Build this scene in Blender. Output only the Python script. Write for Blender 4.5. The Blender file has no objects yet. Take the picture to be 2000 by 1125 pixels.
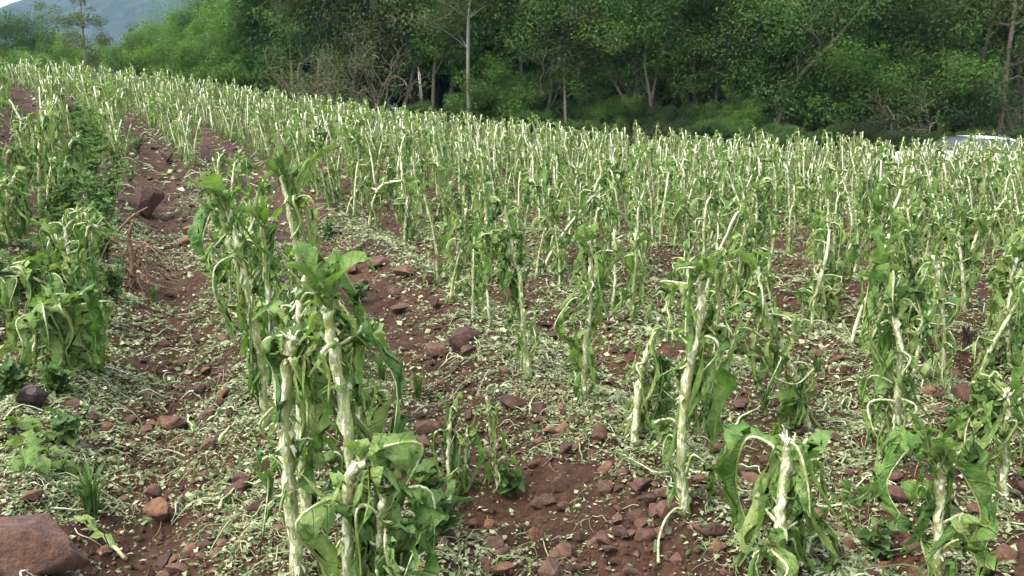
import bpy, bmesh, math, random
import numpy as np
from mathutils import Vector

scene = bpy.context.scene
COL = scene.collection
R = math.radians

# ------------------------------------------------------------------ camera
CAM_H = 1.5
PITCH = R(12.26)
FPX = 1664.0                      # focal length in pixels of the 2000 px wide photograph
cd = bpy.data.cameras.new('camera')
cam = bpy.data.objects.new('camera', cd)
COL.objects.link(cam)
cd.sensor_width = 36.0
cd.lens = 36.0 * FPX / 2000.0
cd.clip_start = 0.05
cd.clip_end = 5000.0
cam.location = (0, 0, CAM_H)
cam.rotation_euler = (math.pi / 2 - PITCH, 0, 0)
scene.camera = cam

# ------------------------------------------------------------------ light
SUN_EL, SUN_AZ = R(58), R(-112)     # azimuth measured from +Y towards +X
world = bpy.data.worlds.new('World')
scene.world = world
world.use_nodes = True
wn, wl = world.node_tree.nodes, world.node_tree.links
wn.clear()
sky = wn.new('ShaderNodeTexSky')
sky.sky_type = 'NISHITA'
sky.sun_disc = False
sky.sun_elevation = SUN_EL
sky.sun_rotation = SUN_AZ
sky.air_density = 1.0
sky.dust_density = 1.5
sky.ozone_density = 1.0
hs = wn.new('ShaderNodeHueSaturation')
hs.inputs['Saturation'].default_value = 0.45      # thin high cloud: a paler sky
bg = wn.new('ShaderNodeBackground')
bg.inputs['Strength'].default_value = 0.15
wo = wn.new('ShaderNodeOutputWorld')
wl.new(sky.outputs[0], hs.inputs['Color'])
wl.new(hs.outputs[0], bg.inputs['Color'])
wl.new(bg.outputs[0], wo.inputs['Surface'])

sd = bpy.data.lights.new('sun', 'SUN')
sd.energy = 1.1
sd.angle = R(38)
sd.color = (1.0, 0.95, 0.87)
sun = bpy.data.objects.new('sun', sd)
COL.objects.link(sun)
sdir = Vector((math.sin(SUN_AZ) * math.cos(SUN_EL), math.cos(SUN_AZ) * math.cos(SUN_EL), math.sin(SUN_EL)))
sun.rotation_euler = (-sdir).to_track_quat('-Z', 'Y').to_euler()
sun.location = (0, 0, 30)

vs = scene.view_settings
vs.view_transform = 'Standard'
vs.look = 'None'
vs.exposure = 2.6
vs.gamma = 1.0
vs.use_curve_mapping = False
HAZE = 0.00013
scene.render.engine = 'CYCLES'
scene.cycles.max_bounces = 4
scene.cycles.diffuse_bounces = 2
scene.cycles.transmission_bounces = 2
scene.cycles.transparent_max_bounces = 4

# ------------------------------------------------------------------ numbers: noise and terrain
def _h(ix, iy, s):
    n = (ix.astype(np.int64) * 374761393 + iy.astype(np.int64) * 668265263 + s * 974634721) & 0x7fffffff
    n = ((n ^ (n >> 13)) * 1274126177) & 0x7fffffff
    n = (n ^ (n >> 16)) & 0xffff
    return n / 65535.0

def vnoise(x, y, s=0):
    x = np.asarray(x, float); y = np.asarray(y, float)
    ix, iy = np.floor(x), np.floor(y)
    fx, fy = x - ix, y - iy
    fx = fx * fx * (3 - 2 * fx); fy = fy * fy * (3 - 2 * fy)
    a, b = _h(ix, iy, s), _h(ix + 1, iy, s)
    c, d = _h(ix, iy + 1, s), _h(ix + 1, iy + 1, s)
    return (a * (1 - fx) + b * fx) * (1 - fy) + (c * (1 - fx) + d * fx) * fy

def fbm(x, y, o=4, s=0):
    t = 0; a = .5
    for i in range(o):
        t = t + a * (vnoise(x, y, s + i * 17) - .5); x = np.asarray(x) * 2.03 + 5.1; y = np.asarray(y) * 2.03 + 3.7; a *= .5
    return t * 2

def sstep(a, b, x):
    t = np.clip((np.asarray(x, float) - a) / (b - a), 0, 1)
    return t * t * (3 - 2 * t)

TH = R(21.0)
ROWS = [-0.72, 0.36, 1.80, 2.80] + [2.80 + .98 * k for k in range(1, 36)]
ROWS += [-1.62, -2.75] + [-3.65 - .9 * k for k in range(0, 16)]
ROWS = np.array(sorted(ROWS))
def uv_of(x, y): return (-math.sin(TH) * x + math.cos(TH) * y, math.cos(TH) * x + math.sin(TH) * y)
def xy_of(u, v): return (-math.sin(TH) * u + math.cos(TH) * v, math.cos(TH) * u + math.sin(TH) * v)

def bend(u): return .005 * np.clip(np.asarray(u, float) - 8, 0, 30) ** 2

def edge_y(x):            # where the field ends and the wood begins
    return 31.0 + 0.55 * np.clip(-np.asarray(x, float), -6, 30)

def macro(x, y):
    x = np.asarray(x, float); y = np.asarray(y, float)
    d = np.sqrt(x * x + y * y)
    xc = -15.0 + np.logaddexp(0, (np.clip(x, -60, 40) + 15.0) * .8) / .8
    z = (-.080 * xc + .0034 * xc * np.where(xc < 0, -xc * -1, xc)) * (.25 + .75 * sstep(3, 18, d))
    z = z + .05 * sstep(5, 30, y)
    b = np.clip(y - edge_y(x) - 6, 0, None)
    z = z + np.minimum(b * .10, 14) * sstep(-14, -4, x) - np.minimum(np.clip(y - edge_y(x) + 1.5, 0, None) * .12, 3.2) * (1 - sstep(-14, -4, x))   # climbs gently under the trees, falls away beyond the crest at left
    return z

def row_dist(x, y):
    u, v = uv_of(np.asarray(x, float), np.asarray(y, float))
    v = v + .05 * np.sin(u * .8) + bend(u)
    i = np.clip(np.searchsorted(ROWS, v), 1, len(ROWS) - 1)
    return np.minimum(np.abs(v - ROWS[i - 1]), np.abs(v - ROWS[i]))

def infield(x, y):
    return 1 - sstep(-1.0, .5, np.asarray(y, float) - edge_y(x))

def height(x, y, detail=True):
    z = macro(x, y)
    rd = row_dist(x, y)
    f = infield(x, y)
    z = z + f * (.085 * np.cos(np.clip(rd / .62, 0, 1) * math.pi) - .02)
    if detail:
        d = np.sqrt(np.asarray(x) ** 2 + np.asarray(y) ** 2)
        k = np.clip(1.2 - d / 25, .1, 1)
        z = z + (fbm(np.asarray(x) * 2.2, np.asarray(y) * 2.2, 3, 5) * .06 + fbm(np.asarray(x) * 9, np.asarray(y) * 9, 4, 9) * .05) * k
    return z

def H(x, y): return float(height(np.array([x]), np.array([y]))[0])

def ray(px, py):
    dx, dy = (px - 1000) / FPX, (562.5 - py) / FPX
    c, s = math.cos(PITCH), math.sin(PITCH)
    return np.array([dx, c + dy * s, -s + dy * c])

def at(px, py, smooth=True):
    r = ray(px, py)
    ts = np.concatenate([np.arange(1.2, 14, .01), np.arange(14, 60, .04)])
    P = r[None] * ts[:, None]
    z = CAM_H + P[:, 2] - height(P[:, 0], P[:, 1], False)
    k = np.argmax(z < 0) if (z < 0).any() else len(ts) - 1
    return np.array([P[k, 0], P[k, 1], H(P[k, 0], P[k, 1])])

def at_depth(px, py, y):
    r = ray(px, py); t = y / r[1]
    return np.array([r[0] * t, y, CAM_H + r[2] * t])

def pix(p):               # world point to photograph pixel, to sort things by how large they show
    c, s = math.cos(PITCH), math.sin(PITCH)
    q = p[1] * c - (p[2] - CAM_H) * s
    return 1000 + FPX * p[0] / q, 562.5 - FPX * (p[1] * s + (p[2] - CAM_H) * c) / q

# ------------------------------------------------------------------ materials
def mat(name):
    m = bpy.data.materials.new(name); m.use_nodes = True
    nt = m.node_tree; nt.nodes.clear()
    out = nt.nodes.new('ShaderNodeOutputMaterial')
    return m, nt, out

def nd(nt, typ, **kw):
    n = nt.nodes.new(typ)
    for k, v in kw.items():
        if k.startswith('i_'):
            n.inputs[k[2:].replace('_', ' ')].default_value = v
        else: setattr(n, k, v)
    return n

def ramp(nt, stops, interp='LINEAR'):
    r = nt.nodes.new('ShaderNodeValToRGB'); r.color_ramp.interpolation = interp
    e = r.color_ramp.elements
    while len(e) > 1: e.remove(e[-1])
    e[0].position = stops[0][0]; e[0].color = (*stops[0][1], 1)
    for p, c in stops[1:]:
        q = e.new(p); q.color = (*c, 1)
    return r

def mixc(nt, fac, a, b, mode='MIX'):
    m = nt.nodes.new('ShaderNodeMix'); m.data_type = 'RGBA'; m.blend_type = mode
    for i, v in ((0, fac), (6, a), (7, b)):
        if hasattr(v, 'is_linked'): nt.links.new(v, m.inputs[i])
        elif i == 0: m.inputs[0].default_value = v
        else: m.inputs[i].default_value = (*v, 1)
    return m.outputs[2]

def math_(nt, op, a, b=None, clamp=False):
    m = nt.nodes.new('ShaderNodeMath'); m.operation = op; m.use_clamp = clamp
    for i, v in ((0, a), (1, b)):
        if v is None: continue
        if hasattr(v, 'is_linked'): nt.links.new(v, m.inputs[i])
        else: m.inputs[i].default_value = v
    return m.outputs[0]

def noise(nt, scale, detail=3, rough=.55, coord='Object', dist=0):
    tc = nt.nodes.new('ShaderNodeTexCoord')
    n = nd(nt, 'ShaderNodeTexNoise'); n.inputs['Scale'].default_value = scale
    n.inputs['Detail'].default_value = detail; n.inputs['Roughness'].default_value = rough; n.inputs['Distortion'].default_value = dist
    if coord == 'Fibre':
        g = nt.nodes.new('ShaderNodeNewGeometry'); vm = nd(nt, 'ShaderNodeVectorMath', operation='MULTIPLY'); vm.inputs[1].default_value = (1, 1, .32)
        nt.links.new(g.outputs['Position'], vm.inputs[0]); nt.links.new(vm.outputs[0], n.inputs['Vector'])
    elif coord == 'World':
        g = nt.nodes.new('ShaderNodeNewGeometry'); nt.links.new(g.outputs['Position'], n.inputs['Vector'])
    else: nt.links.new(tc.outputs[coord], n.inputs['Vector'])
    return n.outputs['Fac']

def pbsdf(nt, color, rough=.7, spec=.3, bump=None, bstr=.5, bdist=.01):
    b = nt.nodes.new('ShaderNodeBsdfPrincipled')
    if hasattr(color, 'is_linked'): nt.links.new(color, b.inputs['Base Color'])
    else: b.inputs['Base Color'].default_value = (*color, 1)
    if hasattr(rough, 'is_linked'): nt.links.new(rough, b.inputs['Roughness'])
    else: b.inputs['Roughness'].default_value = rough
    b.inputs['Specular IOR Level'].default_value = spec
    if bump is not None:
        bp = nt.nodes.new('ShaderNodeBump'); bp.inputs['Strength'].default_value = bstr; bp.inputs['Distance'].default_value = bdist
        nt.links.new(bump, bp.inputs['Height']); nt.links.new(bp.outputs[0], b.inputs['Normal'])
    return b

def leafy(nt, out, color, trans=.35, rough=.5, spec=.35, bump=None, bstr=.4, bdist=.004):
    b = pbsdf(nt, color, rough, spec, bump, bstr, bdist)
    t = nt.nodes.new('ShaderNodeBsdfTranslucent')
    tc = mixc(nt, 1.0, color, (1.0, 1.15, .45), 'MULTIPLY'); nt.links.new(tc, t.inputs['Color'])
    mx = nt.nodes.new('ShaderNodeMixShader'); mx.inputs[0].default_value = trans
    nt.links.new(b.outputs[0], mx.inputs[1]); nt.links.new(t.outputs[0], mx.inputs[2]); nt.links.new(mx.outputs[0], out.inputs[0])

def island(nt):
    return nt.nodes.new('ShaderNodeNewGeometry').outputs['Random Per Island']
def objrand(nt):
    return nt.nodes.new('ShaderNodeObjectInfo').outputs['Random']

M = {}
# soil: red-brown earth, crumbly, some dry crust
m, nt, out = mat('soil')
n1 = noise(nt, 1.1, 4, .6, 'World'); n2 = noise(nt, 22, 5, .7, 'World'); n3 = noise(nt, 120, 3, .6, 'World')
c = ramp(nt, [(.3, (.0170, .0080, .0043)), (.5, (.034, .0162, .0086)), (.72, (.063, .0330, .0192))]); nt.links.new(n2, c.inputs[0])
c2 = ramp(nt, [(.35, (.62, .60, .58)), (.5, (1, 1, 1)), (.68, (1.45, 1.42, 1.38))]); nt.links.new(n1, c2.inputs[0])
col = mixc(nt, 1, c.outputs[0], c2.outputs[0], 'MULTIPLY')
hsum = math_(nt, 'ADD', n2, math_(nt, 'MULTIPLY', n3, .4))
b = pbsdf(nt, col, .95, .15, hsum, .9, .02); nt.links.new(b.outputs[0], out.inputs[0]); M['soil'] = m
# rock
m, nt, out = mat('rock')
n1 = noise(nt, 24, 6, .7, 'World'); n2 = noise(nt, 110, 4, .6, 'World'); rnd = objrand(nt)
c = ramp(nt, [(0, (.038, .019, .0115)), (.35, (.060, .030, .0185)), (.6, (.083, .045, .029)), (.85, (.11, .055, .027)), (1, (.043, .027, .021))]); nt.links.new(rnd, c.inputs[0])
c2 = ramp(nt, [(.28, (.45, .42, .40)), (.5, (1, 1, 1)), (.68, (1.45, 1.42, 1.35)), (.8, (1.9, 1.95, 1.8))]); nt.links.new(n1, c2.inputs[0])
n4 = noise(nt, 3.2, 4, .7, 'Object'); c4 = ramp(nt, [(.28, (.5, .5, .54)), (.45, (.95, .95, .95)), (.55, (1.05, 1.03, 1)), (.72, (1.5, 1.4, 1.25))]); nt.links.new(n4, c4.inputs[0])
col = mixc(nt, 1, mixc(nt, 1, c.outputs[0], c2.outputs[0], 'MULTIPLY'), c4.outputs[0], 'MULTIPLY')
b = pbsdf(nt, col, .85, .25, math_(nt, 'ADD', n1, math_(nt, 'MULTIPLY', n2, .4)), .8, .02); nt.links.new(b.outputs[0], out.inputs[0]); M['rock'] = m
m, nt, out = mat('dark_rock')
n1 = noise(nt, 12, 5, .65)
c = ramp(nt, [(.3, (.018, .0105, .0095)), (.7, (.050, .030, .026))]); nt.links.new(n1, c.inputs[0])
b = pbsdf(nt, c.outputs[0], .7, .35, n1, .5, .02); nt.links.new(b.outputs[0], out.inputs[0]); M['dark_rock'] = m
m, nt, out = mat('rubble')
n1 = noise(nt, 24, 5, .7, 'World')
c = ramp(nt, [(0, (.028, .014, .0085)), (.5, (.052, .0265, .0165)), (1, (.085, .045, .028))]); nt.links.new(island(nt), c.inputs[0])
c2 = ramp(nt, [(.28, (.5, .47, .45)), (.5, (1, 1, 1)), (.72, (1.6, 1.6, 1.5))]); nt.links.new(n1, c2.inputs[0])
b = pbsdf(nt, mixc(nt, 1, c.outputs[0], c2.outputs[0], 'MULTIPLY'), .9, .2, n1, .8, .02); nt.links.new(b.outputs[0], out.inputs[0]); M['rubble'] = m
# stem: yellow green skin, hail scars facing the side the hail came from
HAIL = Vector((-.25, -.5, .83)).normalized()
def stemmat(name, lo, hi, sc0, sc1):
    m, nt, out = mat(name)
    g = nt.nodes.new('ShaderNodeNewGeometry')
    dp = nd(nt, 'ShaderNodeVectorMath', operation='DOT_PRODUCT'); dp.inputs[1].default_value = HAIL
    nt.links.new(g.outputs['Normal'], dp.inputs[0])
    n1 = noise(nt, 95, 4, .7, 'Fibre'); n2 = noise(nt, 18, 3, .6, 'World'); n3 = noise(nt, 170, 2, .5, 'Fibre')
    base = ramp(nt, [(.35, lo), (.65, hi)]); nt.links.new(n2, base.inputs[0])
    s = math_(nt, 'ADD', math_(nt, 'MULTIPLY', dp.outputs['Value'], .26), math_(nt, 'ADD', math_(nt, 'MULTIPLY', n1, .72), math_(nt, 'MULTIPLY', n2, .30)))
    k = ramp(nt, [(sc0, (0, 0, 0)), (sc1, (1, 1, 1))]); nt.links.new(s, k.inputs[0])
    scar = ramp(nt, [(.35, (.30, .31, .155)), (.62, (.50, .495, .35))]); nt.links.new(n3, scar.inputs[0])
    n5 = noise(nt, 30, 4, .7, 'World'); br = ramp(nt, [(.60, (0, 0, 0)), (.70, (1, 1, 1))]); nt.links.new(n5, br.inputs[0])
    skin = mixc(nt, math_(nt, 'MULTIPLY', br.outputs[0], .7), base.outputs[0], (.11, .075, .030))      # bruised brown patches
    col = mixc(nt, k.outputs[0], skin, scar.outputs[0])
    b = pbsdf(nt, col, .6, .3, math_(nt, 'ADD', n1, k.outputs[0]), .6, .006)
    nt.links.new(b.outputs[0], out.inputs[0])
    return m
M['stem'] = stemmat('stem_skin', (.125, .155, .032), (.24, .26, .08), .585, .70)
M['rib'] = stemmat('midrib_skin', (.13, .165, .035), (.24, .265, .08), .63, .78)
m, nt, out = mat('torn_fibre')
c = ramp(nt, [(0, (.23, .25, .10)), (.5, (.35, .35, .20)), (1, (.48, .47, .34))]); nt.links.new(island(nt), c.inputs[0])
b = pbsdf(nt, c.outputs[0], .8, .2); nt.links.new(b.outputs[0], out.inputs[0]); M['fibre'] = m
# leaf blades: uv.x across, uv.y along; pale side veins
def leafmat(name, stops, vein, trans):
    m, nt, out = mat(name)
    uv = nt.nodes.new('ShaderNodeTexCoord'); sx = nt.nodes.new('ShaderNodeSeparateXYZ'); nt.links.new(uv.outputs['UV'], sx.inputs[0])
    ax = math_(nt, 'ABSOLUTE', math_(nt, 'SUBTRACT', sx.outputs[0], .5))
    ph = math_(nt, 'MULTIPLY', math_(nt, 'SUBTRACT', sx.outputs[1], math_(nt, 'MULTIPLY', ax, .22)), 9.0)
    fr = math_(nt, 'ABSOLUTE', math_(nt, 'SUBTRACT', math_(nt, 'FRACT', ph), .5))
    vn = ramp(nt, [(0, (1, 1, 1)), (.07, (0, 0, 0))]); nt.links.new(fr, vn.inputs[0])
    n1 = noise(nt, 13, 4, .6, 'World'); n2 = noise(nt, 60, 3, .6, 'World')
    f = math_(nt, 'ADD', math_(nt, 'MULTIPLY', n1, .75), math_(nt, 'MULTIPLY', objrand(nt), .25))
    c = ramp(nt, stops); nt.links.new(f, c.inputs[0])
    col = mixc(nt, math_(nt, 'MULTIPLY', vn.outputs[0], .45), c.outputs[0], vein)
    hgt = math_(nt, 'SUBTRACT', math_(nt, 'ADD', n2, n1), math_(nt, 'MULTIPLY', vn.outputs[0], .5))
    leafy(nt, out, col, trans, .62, .18, hgt, .8, .012)
    return m
M['leaf'] = leafmat('leaf_blade', [(.26, (.024, .058, .013)), (.38, (.060, .122, .026)), (.49, (.115, .190, .044)), (.62, (.200, .255, .080))], (.20, .28, .10), .35)
M['young'] = leafmat('young_leaf', [(.3, (.07, .13, .028)), (.55, (.12, .19, .045)), (.8, (.19, .25, .075))], (.24, .32, .14), .4)
M['weed'] = leafmat('weed_leaf', [(.3, (.04, .085, .022)), (.55, (.08, .135, .035)), (.8, (.13, .19, .055))], (.2, .32, .12), .35)
M['torn'] = leafmat('torn_leaf', [(.25, (.035, .065, .022)), (.45, (.075, .11, .04)), (.65, (.14, .165, .075)), (.8, (.20, .20, .11))], (.27, .29, .16), .25)
M['straw'] = leafmat('dead_straw', [(.3, (.035, .028, .020)), (.55, (.075, .062, .045)), (.8, (.13, .11, .085))], (.11, .09, .07), .1)
# litter
m, nt, out = mat('leaf_litter')
c = ramp(nt, [(0, (.030, .054, .015)), (.2, (.068, .098, .032)), (.45, (.140, .170, .070)), (.7, (.235, .255, .135)), (.88, (.36, .355, .225)), (1, (.16, .12, .055))]); nt.links.new(island(nt), c.inputs[0])
leafy(nt, out, c.outputs[0], .2, .7, .2); M['litter'] = m
m, nt, out = mat('strip_litter')
c = ramp(nt, [(0, (.08, .115, .03)), (.35, (.15, .185, .065)), (.7, (.26, .27, .14)), (1, (.42, .41, .28))]); nt.links.new(island(nt), c.inputs[0])
n1 = noise(nt, 60, 3, .6, 'World'); c2 = ramp(nt, [(.3, (.75, .75, .7)), (.7, (1.15, 1.15, 1.15))]); nt.links.new(n1, c2.inputs[0])
b = pbsdf(nt, mixc(nt, 1, c.outputs[0], c2.outputs[0], 'MULTIPLY'), .7, .25); nt.links.new(b.outputs[0], out.inputs[0]); M['strip'] = m
# wood, roots
def bark(name, a, b_, sc=14):
    m, nt, out = mat(name)
    n1 = noise(nt, sc, 5, .65); n2 = noise(nt, sc * .2, 2, .5)
    c = ramp(nt, [(.3, a), (.7, b_)]); nt.links.new(math_(nt, 'ADD', math_(nt, 'MULTIPLY', n1, .7), math_(nt, 'MULTIPLY', n2, .3)), c.inputs[0])
    b = pbsdf(nt, c.outputs[0], .9, .15, n1, .6, .03); nt.links.new(b.outputs[0], out.inputs[0]); return m
M['bark'] = bark('brown_bark', (.07, .052, .037), (.20, .155, .115))
M['bark_pale'] = bark('pale_bark', (.10, .092, .072), (.215, .20, .16))
M['bark_dark'] = bark('dark_bark', (.03, .026, .02), (.085, .07, .055))
M['root'] = bark('dry_root', (.07, .039, .024), (.19, .115, .072), 30)
M['snapped'] = bark('snapped_wood', (.42, .33, .22), (.62, .53, .40), 20)
# tree foliage
def foliage(name, stops, trans=.45):
    m, nt, out = mat(name)
    n1 = noise(nt, .9, 3, .6, 'World')
    f = math_(nt, 'ADD', math_(nt, 'MULTIPLY', island(nt), .14), math_(nt, 'ADD', math_(nt, 'MULTIPLY', n1, .6), math_(nt, 'MULTIPLY', objrand(nt), .2)))
    c = ramp(nt, stops); nt.links.new(f, c.inputs[0])
    leafy(nt, out, c.outputs[0], trans, .75, .1); return m
M['fol_mid'] = foliage('mid_green_foliage', [(.2, (.030, .066, .016)), (.5, (.062, .118, .028)), (.85, (.112, .180, .048))])
M['fol_bright'] = foliage('bright_green_foliage', [(.2, (.042, .088, .018)), (.5, (.080, .145, .029)), (.85, (.135, .21, .047))])
M['fol_dark'] = foliage('dark_green_foliage', [(.2, (.024, .050, .015)), (.5, (.047, .084, .025)), (.85, (.082, .126, .041))])
M['fol_olive'] = foliage('olive_foliage', [(.2, (.034, .048, .018)), (.5, (.062, .080, .030)), (.85, (.105, .118, .046))])
M['fol_shade'] = foliage('shaded_olive_foliage', [(.2, (.018, .026, .012)), (.5, (.034, .046, .020)), (.85, (.058, .072, .032))])  # darker copy of the olive: shade under the canopy put into the colour
M['fol_rust'] = foliage('rusty_foliage', [(.2, (.06, .055, .025)), (.5, (.12, .095, .035)), (.85, (.20, .13, .045))])
m, nt, out = mat('forest_floor')
n1 = noise(nt, .7, 5, .6, 'World')
c = ramp(nt, [(.3, (.03, .04, .018)), (.7, (.07, .085, .03))]); nt.links.new(n1, c.inputs[0])
b = pbsdf(nt, c.outputs[0], .95, .1, n1, .8, .3); nt.links.new(b.outputs[0], out.inputs[0]); M['floor'] = m
m, nt, out = mat('wooded_hill')
n1 = noise(nt, .12, 6, .65, 'World'); n2 = noise(nt, .02, 3, .6, 'World')
c = ramp(nt, [(.3, (.008, .016, .012)), (.5, (.018, .030, .020)), (.7, (.036, .052, .030))]); nt.links.new(math_(nt, 'ADD', math_(nt, 'MULTIPLY', n1, .7), math_(nt, 'MULTIPLY', n2, .3)), c.inputs[0])
b = pbsdf(nt, c.outputs[0], .95, .1, n1, 1, 4); nt.links.new(b.outputs[0], out.inputs[0]); M['hill'] = m
def plain(name, col, rough=.5, spec=.5, metal=0, coat=0):
    m, nt, out = mat(name); b = pbsdf(nt, col, rough, spec); b.inputs['Metallic'].default_value = metal; b.inputs['Coat Weight'].default_value = coat
    nt.links.new(b.outputs[0], out.inputs[0]); return m
M['paint'] = plain('white_car_paint', (.78, .79, .81), .3, .5, 0, .6)
M['glass'] = plain('tinted_glass', (.06, .07, .075), .08, .7)
M['rubber'] = plain('black_rubber', (.02, .02, .02), .8, .2)
M['alloy'] = plain('wheel_alloy', (.5, .5, .52), .35, .5, 1)
M['lamp_glass'] = plain('lamp_glass', (.7, .7, .68), .1, .6)
M['red_lamp'] = plain('red_lamp_glass', (.35, .02, .02), .15, .6)

# ------------------------------------------------------------------ mesh helpers
class MB:
    """collects vertices, faces (tri or quad), uvs and material slots; links them as one mesh object"""
    def __init__(s): s.v = []; s.f = []; s.m = []; s.uv = []; s.n = 0
    def add(s, v, f, m=0, uv=None):
        v = np.asarray(v, float); f = np.asarray(f, int)
        if f.shape[1] == 3: f = np.concatenate([f, -np.ones((len(f), 1), int) - s.n], 1)
        s.v.append(v); s.f.append(f + s.n); s.m.append(np.full(len(f), m) if np.isscalar(m) else np.asarray(m))
        s.uv.append(np.zeros((len(v), 2)) if uv is None else np.asarray(uv, float)); s.n += len(v)
    def mesh(s, name, mats, smooth=True):
        v = np.concatenate(s.v); f = np.concatenate(s.f); mi = np.concatenate(s.m); uv = np.concatenate(s.uv)
        me = bpy.data.meshes.new(name)
        tri = f[:, 3] < 0
        cnt = np.where(tri, 3, 4)
        start = np.concatenate([[0], np.cumsum(cnt)[:-1]])
        flat = f.ravel(); flat = flat[flat >= 0]
        me.vertices.add(len(v)); me.vertices.foreach_set('co', v.astype(np.float32).ravel())
        me.loops.add(len(flat)); me.loops.foreach_set('vertex_index', flat.astype(np.int32))
        me.polygons.add(len(f)); me.polygons.foreach_set('loop_start', start.astype(np.int32))
        try: me.polygons.foreach_set('loop_total', cnt.astype(np.int32))
        except Exception: pass
        for k in mats: me.materials.append(M[k])
        me.polygons.foreach_set('material_index', mi.astype(np.int32))
        me.polygons.foreach_set('use_smooth', np.full(len(f), smooth))
        l = me.uv_layers.new(name='UVMap'); l.data.foreach_set('uv', uv[flat].astype(np.float32).ravel())
        me.update(calc_edges=True)
        return me

def link(name, me, parent=None, loc=None, **props):
    o = bpy.data.objects.new(name, me); COL.objects.link(o)
    if parent is not None: o.parent = parent
    if loc is not None: o.location = [float(q) for q in loc]
    for k, v in props.items(): o[k] = v
    return o

def unit(a): return a / (np.linalg.norm(a, axis=-1, keepdims=True) + 1e-9)

def frames(P):
    T = unit(np.gradient(P, axis=0)); n = len(P)
    a = np.array([0, 0, 1.]) if abs(T[0, 2]) < .9 else np.array([1., 0, 0])
    N = np.zeros_like(P); N[0] = unit(np.cross(T[0], a))
    for i in range(1, n):
        q = N[i - 1] - T[i] * np.dot(N[i - 1], T[i]); N[i] = q / (np.linalg.norm(q) + 1e-9)
    return T, N, np.cross(T, N)

def tube(P, r, k=6, bump=0, rng=None, cap=True):
    P = np.asarray(P, float); n = len(P); r = np.broadcast_to(np.asarray(r, float), (n,))
    T, N, B = frames(P)
    a = np.arange(k) * 2 * math.pi / k
    rr = np.repeat(r[:, None], k, 1)
    if bump and rng is not None: rr = rr * (1 + bump * rng.uniform(-1, 1, rr.shape))
    V = P[:, None] + rr[..., None] * (np.cos(a)[None, :, None] * N[:, None] + np.sin(a)[None, :, None] * B[:, None])
    V = V.reshape(-1, 3)
    i = np.arange(n - 1)[:, None] * k; j = np.arange(k)[None]; j2 = (j + 1) % k
    F = np.stack([i + j, i + j2, i + k + j2, i + k + j], -1).reshape(-1, 4)
    if cap:
        V = np.concatenate([V, P[:1], P[-1:]]); b0, b1 = n * k, n * k + 1
        j = np.arange(k); e = (n - 1) * k
        C = np.concatenate([np.stack([j, (j + 1) % k, np.full(k, b0), np.full(k, b0)], 1)[:, [1, 0, 2, 3]], np.stack([e + j, e + (j + 1) % k, np.full(k, b1), np.full(k, b1)], 1)])
        C3 = C[:, :3]
        return V, F, C3
    return V, F, None

def add_tube(mb, P, r, k=6, m=0, bump=0, rng=None, cap=True):
    V, F, C = tube(P, r, k, bump, rng, cap)
    n0 = mb.n
    if C is None: mb.add(V, F, m); return
    F4 = np.concatenate([F, np.concatenate([C, np.full((len(C), 1), -1)], 1)])
    # keep the triangles marked through the offset
    t = F4[:, 3] < 0
    F4o = F4.copy(); F4o[t, 3] = -1 - n0 - 10**7
    mb.add(V, F4o, m)

def smooth_path(pts, n):
    pts = np.asarray(pts, float); k = len(pts)
    if k == 2: t = np.linspace(0, 1, n)[:, None]; return pts[0] * (1 - t) + pts[1] * t
    P = np.concatenate([[2 * pts[0] - pts[1]], pts, [2 * pts[-1] - pts[-2]]])
    out = []
    for t in np.linspace(0, k - 1, n):
        i = min(int(t), k - 2); f = t - i
        p0, p1, p2, p3 = P[i], P[i + 1], P[i + 2], P[i + 3]
        out.append(.5 * (2 * p1 + (p2 - p0) * f + (2 * p0 - 5 * p1 + 4 * p2 - p3) * f * f + (3 * p1 - p0 - 3 * p2 + p3) * f ** 3))
    return np.array(out)

# ------------------------------------------------------------------ the ground
def axis(a, b, step, lo, hi, grow=1.09):
    c = list(np.arange(a, b, step))
    s = step; x = b
    while x < hi: c.append(x); s *= grow; x += s
    s = step; x = a - step
    while x > lo: c.insert(0, x); s *= grow; x -= s
    return np.array(c)
gx = axis(-3.2, 3.2, .03, -1300, 1300, 1.045); gy = axis(1.9, 6.5, .03, -60, 1200, 1.03)
X, Y = np.meshgrid(gx, gy)
Z = height(X.ravel(), Y.ravel()).reshape(X.shape)
nx, ny = len(gx), len(gy)
i = (np.arange(ny - 1)[:, None] * nx + np.arange(nx - 1)[None]).ravel()
F = np.stack([i, i + 1, i + nx + 1, i + nx], 1)
fx, fy = X.ravel()[F].mean(1), Y.ravel()[F].mean(1)
gb = MB(); gb.add(np.stack([X.ravel(), Y.ravel(), Z.ravel()], 1), F, (infield(fx, fy) < .5).astype(int))
link('field_soil', gb.mesh('field_soil', ['soil', 'floor']), kind='structure', label='stony red brown soil ridged up in crop rows')

# distant wooded hill, upper left
hx = np.linspace(-1000, 700, 170); hy = np.linspace(450, 1150, 80)
X, Y = np.meshgrid(hx, hy)
px_ = 1000 + FPX * X / Y
ridge = np.interp(px_, [-200, 0, 130, 200, 330, 600, 1000, 2000], [84, 100, 117, 123, 140, 150, 130, 110])
prof = sstep(450, 900, Y)
Z = ridge * prof - 14 + 8 * fbm(X * .015, Y * .015, 4, 33) + 9.0 * fbm(X * .08, Y * .08, 3, 37)
nx, ny = len(hx), len(hy)
i = (np.arange(ny - 1)[:, None] * nx + np.arange(nx - 1)[None]).ravel()
hb = MB(); hb.add(np.stack([X.ravel(), Y.ravel(), Z.ravel()], 1), np.stack([i, i + 1, i + nx + 1, i + nx], 1))
link('distant_hill', hb.mesh('distant_hill', ['hill']), kind='structure', label='hazy blue wooded hill far behind the field')

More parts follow.
